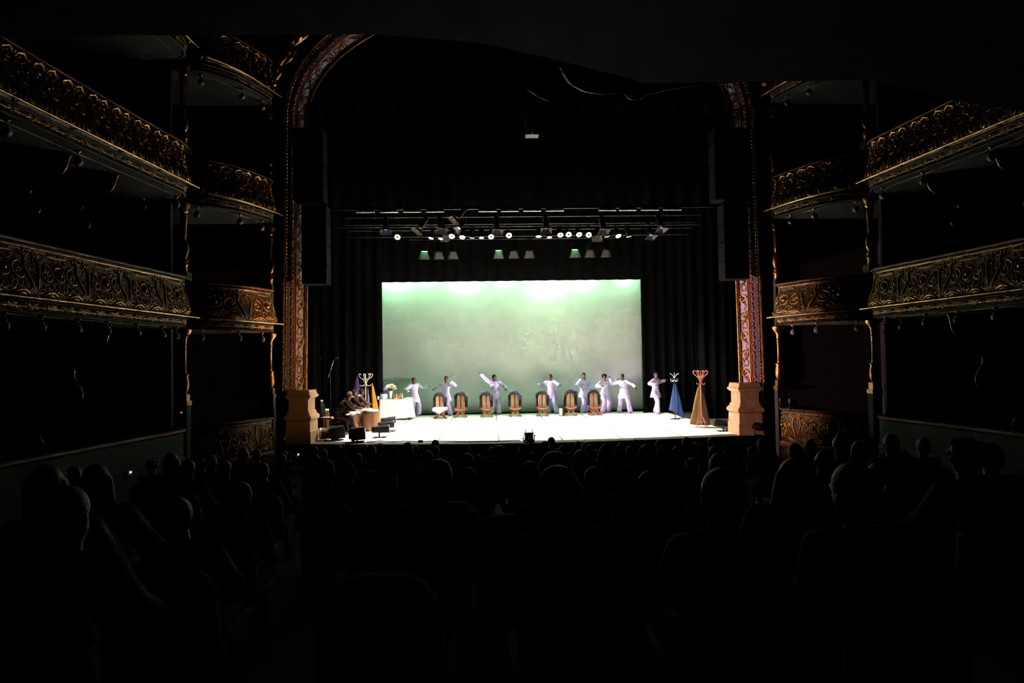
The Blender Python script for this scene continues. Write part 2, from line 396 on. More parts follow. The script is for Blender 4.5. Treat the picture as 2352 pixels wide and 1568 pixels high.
for k, sg in ((0, 1), (1, -1)):              # one 1.1 m repeat: two opposed acanthus scrolls on a wavy stem
    c = .515; u = .28+.55*k
    scroll.append(tube2(spiral(u, c+sg*.015, .125, .02, -PI/2*sg, 1.3*sg, 20), np.linspace(.022, .010, 20)))
    scroll.append(tube2([(u-.30, c-sg*.10), (u-.18, c-sg*.02), (u-.06, c+sg*.10), (u+.08, c+sg*.115), (u+.2, c+sg*.03)], [.008, .016, .02, .018, .008]))
    for a in (-.7, -.1, .5, 1.1): scroll.append(leaf2(u+.05*math.cos(a*2), c+.02*sg, PI*.5*sg+a-.3, .12, .021, .8*sg))
    for a in (2.3, 2.9, 3.5): scroll.append(leaf2(u-.1, c-.05*sg, a*sg, .11, .018, -.9))
    scroll.append(boss2(u, c+sg*.015, .03)); scroll.append(boss2(u+.21, c-sg*.085, .02)); scroll.append(boss2(u-.2, c+sg*.09, .018))
_q = random.Random(9)
for k in range(34): scroll.append(leaf2(_q.uniform(0, 1.1), _q.uniform(.42, .60), _q.uniform(0, 6.3), _q.uniform(.07, .13), _q.uniform(.011, .02), _q.uniform(-1.3, 1.3), 6))
scroll = merge(scroll)
fol = []
for k in range(4):
    u = .07+k*.14
    fol.append(leaf2(u, .30, -PI*.5-.5+.3*(k % 2), .16, .034, -.7)); fol.append(leaf2(u+.03, .29, -PI*.5+.6, .13, .03, .8)); fol.append(leaf2(u, .30, -PI*.25, .10, .022, -.6)); fol.append(boss2(u+.05, .215+.03*(k % 2), .032)); fol.append(boss2(u, .17+.03*(k % 2), .022))
fol.append(tube2([(0, .305), (.14, .30), (.28, .31), (.42, .30), (.56, .305)], .02))
fol = merge(fol)
pa = thing('proscenium_arch', 'gilded proscenium arch with lilac panels and carved foliage framing the stage', 'proscenium arch', kind='thing')
for s in (-1, 1):
    fn = arch_map(s); Z0 = 1.52
    A = np.concatenate([np.linspace(Z0, A_SPR, 12), np.linspace(A_SPR+.2, A_LEN, 40)])
    def strip(name, prof, m):
        b = MB(); G = np.array([[(a, w, d) for (w, d) in prof] for a in A]); sh = G.shape
        b.grid(fn(G.reshape(-1, 3)).reshape(sh)); return b.build(name, m, pa)
    strip('panel_ground', [(-.02, -.03), (-.02, 0), (.727, 0), (.727, -.03)], M['lilac'])
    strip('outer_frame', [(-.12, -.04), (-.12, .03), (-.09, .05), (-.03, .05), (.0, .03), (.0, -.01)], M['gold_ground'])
    strip('middle_frame', [(.335, 0), (.34, .02), (.355, .025), (.37, .02), (.375, 0)], M['gold'])
    strip('inner_frame', [(.63, 0), (.632, .03), (.65, .045), (.668, .03), (.68, .045), (.71, .05), (.735, .03), (.74, -.05), (.60, -.10)], M['gold'])
    b = MB(); n = int((A_LEN-Z0)/1.1); tiled(b, scroll, n, 1.1, Z0+.02, fn, (A_LEN-Z0)/(n*1.1)); b.build('scroll_relief', M['gold'], pa)
    b = MB(); n = int((A_LEN-Z0)/.56); tiled(b, fol, n, .56, Z0+.02, fn, (A_LEN-Z0)/(n*.56)); b.build('foliage_border', M['maroon'], pa)
    b = MB(); n = int((A_LEN-Z0)/.105); tiled(b, boss2(.05, .04, .03, .035), n, .105, Z0+.02, fn); V, Q = tube2([(a, .04) for a in A], .012); b.add(fn(V), Q); b.build('bead_trim', M['gold'], pa)
    b = MB(); n = int((A_LEN-Z0)/.09); tiled(b, boss2(.045, .672, .02, .06, 6), n, .09, Z0+.02, fn); V, Q = tube2([(a, .672) for a in A], .01); b.add(fn(V), Q); b.build('egg_trim', M['gold'], pa)
    # plinth: stacked mouldings round a block
    def stackbox(levels, x0, x1, y0, y1):
        G = []
        for z, e in levels:
            xa, xb = sorted((s*(x0-e), s*(x1+e))); G.append([(xa, y0-e, z), (xb, y0-e, z), (xb, y1+e, z), (xa, y1+e, z)])
        b = MB(); b.grid(G, closed_v=True, smooth=False)
        b.add(G[-1], [[0, 1, 2, 3]], smooth=False); return b
    X0, X1, Y0, Y1 = 6.30, 6.82, 19.86, 20.6
    stackbox([(-.005, .10), (.34, .10), (.35, .08), (.60, .08), (.62, .07), (.64, .07)], X0, X1, Y0, Y1).build('plinth', M['marble'], pa)
    stackbox([(.64, .06), (.66, .10), (.70, .125), (.76, .125), (.81, .09), (.83, .06), (.86, .05), (.88, .055), (.92, .03)], X0, X1, Y0, Y1).build('plinth_torus', M['marble'], pa)
    stackbox([(.92, .015), (1.26, .015)], X0, X1, Y0, Y1).build('plinth_die', M['marble'], pa)
    stackbox([(1.26, .02), (1.27, .05), (1.29, .055), (1.30, .075), (1.33, .10), (1.37, .11), (1.39, .075), (1.42, .06), (1.44, .065), (1.48, .05), (1.52, .045)], X0, X1, Y0, Y1).build('plinth_cornice', M['marble'], pa)
# wall round the arch
b = MB()
for s in (-1, 1):
    a = np.concatenate([[-1.3], np.linspace(0, A_SPR, 8), np.linspace(A_SPR+.3, A_LEN, 30)]); x, z, nx, nz, _ = arch_pt(np.maximum(a, 0)); z = np.where(a < 0, -1.3, z)
    I = np.stack([s*(x-nx*.05), np.full_like(x, 20.02), z-nz*.05*(a > 0)], 1)
    k = np.clip((a-A_SPR)/(A_LEN-A_SPR), 0, 1)
    O = np.stack([s*np.where(k > 0, 11.0*np.clip(1.6-1.6*k, 0, 1), 11.0), np.full_like(x, 20.02), np.where(k > 0, A_SPR+(15-A_SPR)*np.clip(k*2.2, 0, 1), z)], 1)
    b.slab(np.stack([I, O], 1), .12, smooth=False)
struct(b.build('wall_proscenium', M['dark']))
# gilded term climbing over the left and right shoulders of the arch
for s, wd in ((-1, 'left'), (1, 'right')):
    b = MB(); base = Vector((-7.08, 19.35, 10.25)); tipv = Vector((-6.25, 19.4, 11.75))
    for i in range(15):
        t = i/14.0; q = base.lerp(tipv, t*.8); a = .95+.25*math.sin(i*1.9); ln = .50+.2*math.sin(i*2.7)
        p = [q+Vector((math.cos(a)*ln*u+.10*math.sin(u*3+i), -.05-.28*math.sin(u*2.4)*(.6+.4*math.sin(i)), math.sin(a)*ln*u)) for u in np.linspace(0, 1, 8)]
        b.tube(p, [.085*math.sin(PI*(u*.85+.12)) for u in np.linspace(0, 1, 8)], 7)
    for i in range(12):
        q = base.lerp(tipv, .55+.5*i/11.0); b.ell((q.x+.12*math.sin(i*2.1), q.y-.12, q.z+.1*math.cos(i*1.7)), (.09, .08, .10), seg=8, rings=6)
    b.ell((base.x, base.y, base.z-.02), (.14, .13, .10), seg=10, rings=7)
    if s > 0: b.map(lambda V: V*np.array([-1, 1, 1]))
    b.build('gilded_bracket', M['gold'], label='gilded acanthus bracket climbing the %s shoulder of the arch' % wd, cat='ornament')

# ================================================================== BALCONIES
def chaikin(p, n=3):
    p = np.asarray(p, float)
    for _ in range(n):
        q = p[:-1]*.75+p[1:]*.25; r = p[:-1]*.25+p[1:]*.75
        p = np.vstack([p[:1], np.stack([q, r], 1).reshape(-1, p.shape[1]), p[-1:]])
    return p
class Path:
    def __init__(self, pts):
        self.p = chaikin(pts); d = np.hypot(*np.diff(self.p, axis=0).T); self.s = np.concatenate([[0], np.cumsum(d)]); self.L = self.s[-1]
    def pos(self, u):
        u = np.asarray(u, float); return np.interp(u, self.s, self.p[:, 0]), np.interp(u, self.s, self.p[:, 1])
    def frame(self, u):
        x, y = self.pos(u); e = .06; xa, ya = self.pos(np.clip(u-e, 0, self.L)); xb, yb = self.pos(np.clip(u+e, 0, self.L))
        tx, ty = xb-xa, yb-ya; n = np.hypot(tx, ty)+1e-9; return x, y, -ty/n, tx/n
MAIN = Path([(8.72, 5.0), (8.5, 7), (8.24, 10), (7.98, 13), (7.80, 14.6), (7.74, 15.15), (7.92, 15.58), (8.4, 15.68), (8.9, 15.70)])
MRAIL = Path([(8.52, 5.0), (8.3, 7), (8.02, 10), (7.75, 13), (7.60, 14.8), (7.56, 15.55)])
BOXF = Path([(8.4, 16.26), (7.92, 16.26), (7.52, 16.62), (7.20, 17.05), (6.94, 17.8), (6.81, 18.25), (6.90, 18.46), (7.25, 18.5)])
BRAIL = Path([(7.56, 16.02), (7.28, 16.4), (7.02, 16.85), (6.74, 17.8), (6.58, 18.5)])
POFF = np.array([(.05, 0.0), (.13, .05), (.15, .14), (.11, .28), (.05, .48), (.02, .66), (.0, .80), (.05, .83), (.06, .87)])
def front_map(path, s, z0):
    def fn(V):
        x, y, nx, ny = path.frame(np.clip(V[:, 0], 0, path.L)); o = np.interp(V[:, 1], POFF[:, 1], POFF[:, 0])+V[:, 2]
        return np.stack([s*(x+nx*o), y+ny*o, z0+V[:, 1]], 1)
    return fn
def motif_lower():
    W = 1.16; m = []
    t = np.linspace(0, 1, 10)
    for u, w, h in ((.30, .21, .10), (.30, .13, .05), (.86, .21, .10), (.86, .13, .05)):
        m.append(tube2(np.stack([u-w+2*w*t, .03+h*np.sin(PI*t)], 1), .008+.020*np.sin(PI*t)))
    for sg in (-1, 1):
        c = .58
        m.append(tube2(spiral(c+sg*.30, .42, .17, .03, PI/2, 1.4*sg, 18), np.linspace(.020, .009, 18)))
        m.append(tube2(spiral(c+sg*.16, .22, .085, .02, -PI/2, -1.3*sg, 14), np.linspace(.017, .008, 14)))
        m.append(tube2([(c+sg*.55, .08), (c+sg*.52, .25), (c+sg*.42, .5), (c+sg*.46, .66), (c+sg*.56, .72)], [.012, .02, .022, .018, .008]))
        for a, l in ((.4, .15), (1.0, .18), (1.6, .15), (2.3, .12)): m.append(leaf2(c+sg*.3, .40, PI/2+sg*(a-1.2), l, .020, .7*sg))
        m.append(tube2(spiral(c+sg*.48, .72, .07, .02, 0, 1.2*sg, 12), np.linspace(.017, .008, 12)))
        m.append(boss2(c+sg*.30, .42, .03)); m.append(boss2(c+sg*.11, .55, .025, .04))
    m.append(tube2(spiral(.58, .45, .12, .12, 0, 1.0, 16), .015)); m.append(boss2(.58, .45, .065, .06)); m.append(boss2(.58, .60, .032, .045))
    for a in np.linspace(.3, PI-.3, 5): m.append(leaf2(.58, .10, a, .17, .02))
    for k in range(6): m.append(boss2(.40+.07*k, .765, .019, .02, 6))
    q = random.Random(3)
    for k in range(46): m.append(leaf2(q.uniform(.02, W-.02), q.uniform(.06, .70), q.uniform(0, 6.3), q.uniform(.06, .12), q.uniform(.009, .016), q.uniform(-1.2, 1.2), 5))
    for k in range(16): m.append(boss2(q.uniform(.02, W-.02), q.uniform(.08, .72), q.uniform(.010, .020), .03, 6))
    m.append(tube2([(.36, .725), (.58, .715), (.80, .725)], .011)); m.append(tube2([(0, .80), (.58, .80), (W, .80)], .014))
    return merge(m), W
def motif_upper():
    W = .62; m = []
    for sg in (-1, 1):                      # lyre shaped leaves along the foot
        m.append(tube2([(.31+sg*.05, .05), (.31+sg*.06, .15), (.31+sg*.12, .24), (.31+sg*.13, .12), (.31+sg*.21, .06), (.31+sg*.26, .19)], [.020, .026, .028, .026, .028, .014]))
        m.append(tube2([(.31+sg*.295, .05), (.31+sg*.295, .25)], [.02, .015])); m.append(tube2([(.31+sg*.02, .74), (.31+sg*.06, .81), (.31+sg*.14, .835), (.31+sg*.22, .80), (.31+sg*.25, .73)], [.010, .020, .026, .020, .010]))
        m.append(tube2(spiral(.31+sg*.14, .44, .12, .02, PI/2, 1.25*sg, 16), np.linspace(.016, .007, 16)))
        m.append(tube2(spiral(.31+sg*.13, .72, .075, .02, PI, -1.2*sg, 12), np.linspace(.022, .009, 12)))
        for a in (.2, .9, 1.6): m.append(leaf2(.31+sg*.1, .36, PI/2-sg*a, .12, .016, .6*sg))
        m.append(boss2(.31+sg*.22, .58, .022, .03, 6))
    q = random.Random(5)
    for k in range(22): m.append(leaf2(q.uniform(.02, W-.02), q.uniform(.22, .80), q.uniform(0, 6.3), q.uniform(.06, .11), q.uniform(.009, .015), q.uniform(-1.2, 1.2), 5))
    for k in range(10): m.append(boss2(q.uniform(.02, W-.02), q.uniform(.22, .84), q.uniform(.010, .018), .03, 6))
    m.append(boss2(.31, .50, .04, .045)); m.append(leaf2(.31, .60, PI/2, .18, .026)); m.append(boss2(.31, .80, .028, .035, 6))
    m.append(tube2([(0, .055), (.31, .05), (W, .055)], .013))
    return merge(m), W
def motif_frieze():
    W = .40; m = []
    for a in np.linspace(.25, PI-.25, 7): m.append(leaf2(.20, -.055, -a, .11, .015))
    for sg in (-1, 1): m.append(tube2(spiral(.20+sg*.13, -.10, .05, .015, PI/2, 1.1*sg, 10), np.linspace(.011, .006, 10)))
    m.append(boss2(.20, -.06, .022, .03, 6))
    return merge(m), W
MOTS = {'lower': motif_lower(), 'upper': motif_upper(), 'frieze': motif_frieze()}
def balcony(path, rail, s, z0, style, label, wall_x=10.4, soffit=True):
    o = thing('balcony', label, 'balcony', kind='thing')
    fn = front_map(path, s, z0); U = np.linspace(0, path.L, int(path.L/.12))
    sweep = lambda prof: np.array([[(u, v, d) for (v, d) in prof] for u in U])
    def strip(name, prof, m, smooth=True):
        G = sweep(prof); b = MB(); b.grid(fn(G.reshape(-1, 3)).reshape(G.shape), smooth=smooth); return b.build(name, m, o)
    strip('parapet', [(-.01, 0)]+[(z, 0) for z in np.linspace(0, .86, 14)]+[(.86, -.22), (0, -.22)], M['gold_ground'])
    strip('cushion', [(.86, -.24), (.905, -.24), (.92, -.1), (.915, .0), (.89, .035), (.86, .02)], M['red_trim'])
    strip('cornice', [(.0, -.01), (-.012, .045), (-.03, .05), (-.045, .02), (-.05, -.01), (-.175, -.02), (-.19, .01), (-.205, .015), (-.215, -.03)], M['dark'])
    for nm, st in (('ornament_trim', style), ('frieze_trim', 'frieze')):
        mot, Wm = MOTS[st]; n = max(1, int(path.L/Wm)); b = MB(); tiled(b, mot, n, Wm, 0.0, fn, path.L/(n*Wm)); vv = (.80 if style == 'lower' else .055) if nm[0] == 'o' else -.115; V, Q = tube2([(u, vv) for u in U], .009); b.add(fn(V), Q); b.build(nm, M['gold'], o)
    ur = np.linspace(0, rail.L, 60); rx, ry = rail.pos(ur)
    b = MB(); b.tube([(s*x, y, z0+.01) for x, y in zip(rx, ry)], .022, 8)
    for u in np.arange(.4, rail.L, 1.25):
        x, y, nx, ny = rail.frame(u); b.tube([(s*x, y, z0+.01), (s*(x-nx*.22), y-ny*.22, z0+.02)], .012, 6)
    b.build('handrail', M['rail'], o)
    if soffit:
        x, y, nx, ny = path.frame(U)
        I = np.stack([s*(x-nx*.02), y-ny*.02, np.full_like(x, z0-.215)], 1); Oo = np.stack([np.full_like(x, s*wall_x), np.maximum.accumulate(y), np.full_like(x, z0-.215)], 1)
        G = np.stack([I*(1-t)+Oo*t for t in np.linspace(0, 1, 6)], 1)
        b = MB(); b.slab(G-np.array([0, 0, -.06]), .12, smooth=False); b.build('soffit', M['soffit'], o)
        bb = MB(); x2, y2 = x-nx*.22, y-ny*.22
        uu = np.arange(.1, path.L-.1, .10); xx, yy, n1, n2 = path.frame(uu)
        for a, c in zip(xx-n1*.24, yy-n2*.24): bb.ell((s*a, c, z0-.218), (.014, .014, .012), seg=6, rings=4)
        bb.tube([(s*a, c, z0-.217) for a, c in zip(xx-n1*.24, yy-n2*.24)], .006, 5); bb.build('bead_trim', M['gold'], o)
    return o
TZ = [3.35, 6.29, 9.5]; SIDE = {-1: 'left', 1: 'right'}; LVL = ['first', 'second', 'third']
for s in (-1, 1):
    for k, z0 in enumerate(TZ):
        st = 'lower' if k == 0 else 'upper'
        balcony(MAIN, MRAIL, s, z0, st, '%s tier gallery on the %s, long gilded front with a brass rail' % (LVL[k], SIDE[s]))
        balcony(BOXF, BRAIL, s, z0, st, '%s tier stage box on the %s, short bowed gilded front' % (LVL[k], SIDE[s]))
# stalls level: carved box front and plain parapet
def ground_front(path, s, ztop, zc, label, carved):
    o = thing('stalls_box' if carved else 'stalls_parapet', label, 'parapet', kind='thing')
    U = np.linspace(0, path.L, int(path.L/.15)); x, y, nx, ny = path.frame(U)
    f = lambda off, z: np.stack([s*(x+nx*off), y+ny*off, np.full_like(x, z) if np.isscalar(z) else z], 1)
    b = MB()
    zb = floor_z(y)-.01
    b.grid(np.stack([f(0, ztop), f(0, zc), f(.03, zc-.02), f(.03, zb)], 1), smooth=False)
    b.grid(np.stack([f(-.14, ztop), f(-.14, zb)], 1), smooth=False)
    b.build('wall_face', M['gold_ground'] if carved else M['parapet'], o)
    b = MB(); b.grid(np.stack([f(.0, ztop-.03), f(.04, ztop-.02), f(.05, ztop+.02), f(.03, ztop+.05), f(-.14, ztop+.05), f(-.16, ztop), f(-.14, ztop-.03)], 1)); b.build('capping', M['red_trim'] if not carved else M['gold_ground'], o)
    if carved:
        def fn(V):
            xx, yy, n1, n2 = path.frame(np.clip(V[:, 0], 0, path.L)); return np.stack([s*(xx+n1*V[:, 2]), yy+n2*V[:, 2], zc+V[:, 1]*(ztop-zc)/.88], 1)
        mot, Wm = MOTS['lower']; n = max(1, round(path.L/Wm)); b = MB(); tiled(b, mot, n, Wm, 0, fn, path.L/(n*Wm)); b.build('ornament_trim', M['gold'], o)
        b = MB(); b.grid(np.stack([f(.03, zc+.0), f(.06, zc-.03), f(.06, zc-.12), f(.03, zc-.14)], 1)); b.build('base_moulding', M['red_trim'], o)
    return o
for s in (-1, 1):
    ground_front(BOXF, s, .86, .02, 'carved gilt stalls box front beside the %s end of the stage' % SIDE[s], True)
    ground_front(MAIN, s, .86, .3, 'plain grey-green curved stalls parapet along the %s side' % SIDE[s], False)
# columns: pedestal, carved shaft, capital
def column(x, Y, s, z0, z1, level, label):
    o = thing('gilded_column', label, 'column', (s*x, Y, 0), kind='thing'); H = z1-z0
    if level == 0:
        fz = floor_z(Y)-.02
        MB().box((0, 0, (fz+1.38)/2), (.22, .22, 1.38-fz)).build('pedestal', M['parapet'], o)
        MB().box((0, 0, 1.43), (.25, .25, .10)).build('pedestal_cap', M['gold'], o)
        MB().box((0, 0, 1.56), (.19, .19, .16)).build('base', M['gold'], o)
        MB().lathe([(.05, 1.64), (.09, 1.70), (.11, 1.80), (.115, 1.92), (.085, 2.04), (.11, 2.08), (.07, 2.12)], seg=14).build('vase', M['gold'], o)
        MB().lathe([(.055, 2.12), (.06, 2.16), (.05, 2.18), (.05, 2.72), (.065, 2.74), (.05, 2.78)], seg=12).build('shaft', M['gold'], o)
        MB().lathe([(.05, 2.78), (.07, 2.84), (.06, 2.90), (.10, 2.98), (.16, 3.05), (.17, 3.12)], seg=14).build('capital', M['gold'], o)
    else:
        pb = z0 if Y < 17 else z0-1.12
        w_ = .26 if Y < 17 else .16; MB().box((0, 0, (pb+z0+.18)/2), (w_, w_, z0+.18-pb)).build('pedestal', M['gold_ground'] if Y < 17 else M['dark'], o)
        MB().lathe([(.09, z0+.18), (.075, z0+.32), (.10, z0+.34), (.10, z0+.38), (.07, z0+.40), (.11, z0+.44), (.08, z0+.48)], seg=14).build('base', M['gold'], o)
        MB().ell((0, -.02, z0+.72), (.13, .09, .24), seg=14, rings=10).build('shield', M['gold'], o)
        MB().lathe([(.07, z0+.46), (.06, z0+.9), (.05, z0+1.0), (.075, z0+1.04), (.06, z0+1.1), (.075, z1-.45), (.09, z1-.3), (.07, z1-.26)], seg=12).build('shaft', M['gold'], o)
        MB().lathe([(.07, z1-.26), (.11, z1-.22), (.09, z1-.18), (.14, z1-.1), (.15, z1-.02), (.13, z1)], seg=14).build('capital', M['gold'], o)
    return o
for s in (-1, 1):
    for nm, x, Y in (('beside the gallery end', 8.07, 15.93), ('beside the arch', 7.03, 18.82)):
        for k in range(3):
            z0, z1 = (0, 0) if k == 0 else (TZ[k-1]+.91, TZ[k]-.22)
            column(x, Y, s, z0, z1, k, 'slim gilded column %s on the %s, %s' % (nm, SIDE[s], ('at stalls level', 'above the first tier', 'above the second tier')[k]))
for s in (-1, 1):  # dark walls added to hide light spilling through the box openings
    b = MB(); x0, x1, Y = 8.38, 10.45, 16.02
    for k in range(3):
        za, zb_ = (floor_z(Y), TZ[0]-.217) if k == 0 else (TZ[k-1]-.09, TZ[k]-.217)
        b = MB(); b.box((s*(x0+x1)/2, Y, (za+zb_)/2), (x1-x0, .10, zb_-za)); b.build('added_box_partition', M['dark'], label='added dark wall hiding light spill between stage box and gallery, %s side, %s' % (SIDE[s], ('stalls level', 'first tier', 'second tier')[k]), cat='partition', kind='thing')
# opal globe lamps under the tiers
def rail_px(path, s, z, px):
    U = np.linspace(0, path.L, 400); x, y, nx, ny = path.frame(U)
    e = [abs(topx((s*(a-n1*.13), c-n2*.13, z))[0]-px) for a, c, n1, n2 in zip(x, y, nx, ny)]; i = int(np.argmin(e)); return s*(x[i]-nx[i]*.13), y[i]-ny[i]*.13
proto = None; ORD = ['nearest the arch', 'second from the arch', 'third from the arch', 'fourth from the arch', 'fifth from the arch', 'sixth from the arch', 'seventh from the arch', 'eighth from the arch']
GL = [(-1, 0, 'gallery', MAIN, [405, 372, 315, 246, 178, 95, 10]), (-1, 0, 'box', BOXF, [602, 549, 463]), (-1, 1, 'gallery', MAIN, [405, 328, 180, 17]), (-1, 1, 'box', BOXF, [601, 551, 453]), (-1, 2, 'box', BOXF, [602, 556, 462]),
      (1, 0, 'gallery', MAIN, [2035, 2070, 2125, 2200, 2288]), (1, 0, 'box', BOXF, [1822, 1876, 1970]), (1, 1, 'gallery', MAIN, [2028, 2120, 2278]), (1, 1, 'box', BOXF, [1817, 1870, 1966]), (1, 2, 'box', BOXF, [1808, 1858])]
for s, k, nm, path, pxs in GL:
    for i, px in enumerate(pxs):
        z = TZ[k]-.216; x, y = rail_px(path, s, z-.15, px)
        lb = 'unlit opal globe lamp under the %s %s tier %s, %s' % (SIDE[s], LVL[k], nm, ORD[i])
        if proto is None:
            o = proto = thing('globe_lamp', lb, 'lamp', (x, y, z), group='globe lamps under the tiers')
            MB().lathe([(.05, 0), (.055, -.015), (.03, -.03), (.014, -.05), (.012, -.09), (.03, -.10), (.05, -.115), (.045, -.125)][::-1], seg=14).build('bracket', M['gold'], o)
            MB().ell((0, 0, -.19), (.078, .078, .078), seg=18, rings=12).build('globe', M['globe'], o)
        else: copy_tree(proto, (x, y, z), label=lb)
# loge partitions with a curved gilt edge
for s in (-1, 1):
    for k, pxs in ((0, [285, 20] if s < 0 else [2150]), (1, [195, 300, 20] if s < 0 else [2255, 2100])):
        for i, px in enumerate(pxs):
            zb = -0.3 if k == 0 else TZ[k-1]+.05; zt = TZ[k]-.23
            x, y = rail_px(MAIN, s, zt-.3, px); H = zt-zb
            if k == 0: zb = floor_z(y); H = zt-zb
            t = np.linspace(0, 1, 26); edge = .25+1.25*t-.22*np.sin(t*PI*4)*np.clip(t*3, 0, 1)
            pts = [(abs(x)+e, zt-tt*H*.62) for e, tt in zip(edge, t)]
            o = thing('loge_partition', 'loge partition, curved gilt edge, below %s tier on the %s, %s' % (LVL[k], SIDE[s], ORD[i]), 'partition', kind='thing')
            poly = [(s*a, c) for a, c in pts]+[(s*(abs(x)+1.5), zb), (s*10.4, zb), (s*10.4, zt)]
            MB().slab(np.array([[(s*a, y, c), (s*10.4, y, c)] for a, c in pts]+[[(s*(abs(x)+1.5), y, zb), (s*10.4, y, zb)]]), .05, smooth=False).build('panel', M['dark'], o)
            MB().tube([(s*a, y, c) for a, c in pts], .028, 8).build('gilt_edge', M['gold'], o)
# underside of the tier the camera stands beneath, and the carved swag on its edge
EDGE = [(-400, 84), (0, 84), (400, 81), (860, 79), (1100, 98), (1290, 140), (1480, 190), (1700, 188), (2000, 184), (2200, 232), (2352, 256), (2700, 290)]
ep = [atz(px, py, 3.16) for px, py in EDGE]
b = MB(); G = np.array([[(p.x, p.y, 3.22), (p.x*1.8, -3.9, 3.22)] for p in ep]); b.slab(G, .12, smooth=False)
G = np.array([[(p.x, p.y, 3.16), (p.x, p.y+.02, 3.25), (p.x, p.y-.05, 4.1), (p.x, p.y-.2, 4.1), (p.x, p.y-.2, 3.3)] for p in ep]); b.grid(G, smooth=False)
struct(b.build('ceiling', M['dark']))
b = MB()
def swag(pts, r):
    P = np.array([tuple(atz(px, py, 3.19)) for px, py in pts]); n = len(P)
    Pi = np.stack([np.interp(np.linspace(0, n-1, 40), np.arange(n), P[:, k]) for k in range(3)], 1); Pi[1:-1] = (Pi[:-2]+Pi[1:-1]*2+Pi[2:])/4
    b.tube(Pi, np.array([r*(.25+math.sin(PI*t)) for t in np.linspace(0.05, .95, 40)]), 10)
swag([(1288, 150), (1310, 180), (1345, 197), (1390, 206), (1432, 208)], .016)
swag([(1436, 214), (1462, 212), (1490, 205), (1530, 195), (1600, 187), (1690, 186)], .014)
swag([(1434, 212), (1450, 222), (1470, 220), (1486, 213)], .010)
swag([(1206, 200), (1225, 208), (1245, 220), (1262, 232)], .008)
swag([(1272, 138), (1290, 130), (1312, 127)], .007)
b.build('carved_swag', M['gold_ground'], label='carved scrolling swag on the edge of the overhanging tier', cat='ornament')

# ================================================================== LIGHTING RIG
def rotz_to(d):                              # rotation whose local -Z looks along d
    return Vector(d).to_track_quat('-Z', 'Y').to_matrix()
def barn_doors(parent, L, m, r, open_=0.55, n=4, size=None, near=None):
    """flaps hinged round a lens at local point/axis matrix L (Matrix 4x4, -Z out of the lens)"""
    size = size or r*1.7
    for k in range(n):
        a = k*PI/2; w0, w1 = r*.95, r*1.75
        if near is not None: open_ = near if (L @ (Matrix.Rotation(a, 4, 'Z') @ Vector((0, 1, 0)))).y < -.7 else .35
        P = []
        for t in (0, .5, 1):
            w = w0+(w1-w0)*t; rr = r*1.02+size*t*math.sin(open_); z = -.02-size*t*math.cos(open_)
            P.append([Matrix.Rotation(a, 4, 'Z') @ Vector((x, rr, z)) for x in (-w, 0, w)])
        MB().slab(np.array([[tuple(L @ p) for p in row] for row in P]), .006, smooth=False).build('barn_door', m, parent)
def lamp(name, label, p, d, body_len, r, bar_z=None, lens='lens', doors=False, door_mat='flap', group=None, square=False, floor=False, cat='stage light', bar_dy=0.0, near=None, dsize=None):
    """a theatre lantern: body along direction d with its lens at point p, yoke and hook clamp (or floor bracket)"""
    p = Vector(p); d = Vector(d).normalized(); o = thing(name, label, cat, p, group=group)
    R = rotz_to(d).to_4x4(); R3 = R.to_3x3()
    b = MB()
    if square: b.box(-d*body_len*.5, (r*2.3, r*2.3, body_len), R3); b.box(-d*(body_len+.03), (r*1.7, r*1.7, .06), R3)
    else: b.lathe([(r*.45, body_len), (r*.75, body_len*.97), (r*.82, body_len*.55), (r*.95, body_len*.5), (r, body_len*.1), (r*1.08, .03), (r*1.08, -.01), (r*.97, -.012)][::-1], seg=18, R=R3)
    for k in range(4 if not square else 0): b.lathe([(r*.80, body_len*(.58+.09*k)), (r*.88, body_len*(.60+.09*k)), (r*.80, body_len*(.62+.09*k))], seg=18, R=R3)
    b.build('body', M['black'], o)
    b = MB(); b.lathe([(.001, .012), (r*.6, .004), (r*.93, -.004), (r*.93, .03), (.001, .03)], seg=18, R=R3, c=tuple(d*.018)); b.build('lens', M[lens], o)
    side = d.cross(Vector((0, 0, 1)));
    side = side.normalized() if side.length > .05 else Vector((1, 0, 0))
    c = -d*body_len*.55; h = (bar_z-p.z) if bar_z is not None else None
    b = MB(); w = r*1.22
    if floor:
        b.tube([c+side*w, c+side*w+Vector((0, 0, -(p.z+c.z)+.02)), c-side*w+Vector((0, 0, -(p.z+c.z)+.02)), c-side*w], .014, 6); b.build('bracket', M['black'], o)
        b = MB(); z = -p.z+.013
        for sg in (-1, 1): b.box((c.x, c.y, z), (.46, .05, .025), Matrix.Rotation(sg*.7, 3, 'Z'))
        b.build('floor_stand', M['black'], o)
    else:
        top = Vector((c.x, bar_dy, h-.09))
        b.tube([c+side*w, c+side*w+Vector((0, 0, (h-.10-c.z)*.6)), top+side*w*.6, top-side*w*.6, c-side*w+Vector((0, 0, (h-.10-c.z)*.6)), c-side*w], .012, 6); b.build('yoke', M['black'], o)
        b = MB(); b.box((c.x, bar_dy, h-.06), (.04, .05, .05)); b.lathe([(.0275, -.03), (.04, -.03), (.04, .03), (.0275, .03)], (c.x, bar_dy, h), 12, R=Matrix.Rotation(PI/2, 3, 'Y'), cap=False); b.build('clamp', M['steel'], o)
    if doors: barn_doors(o, R, M[door_mat], r, near=near, size=dsize)
    return o
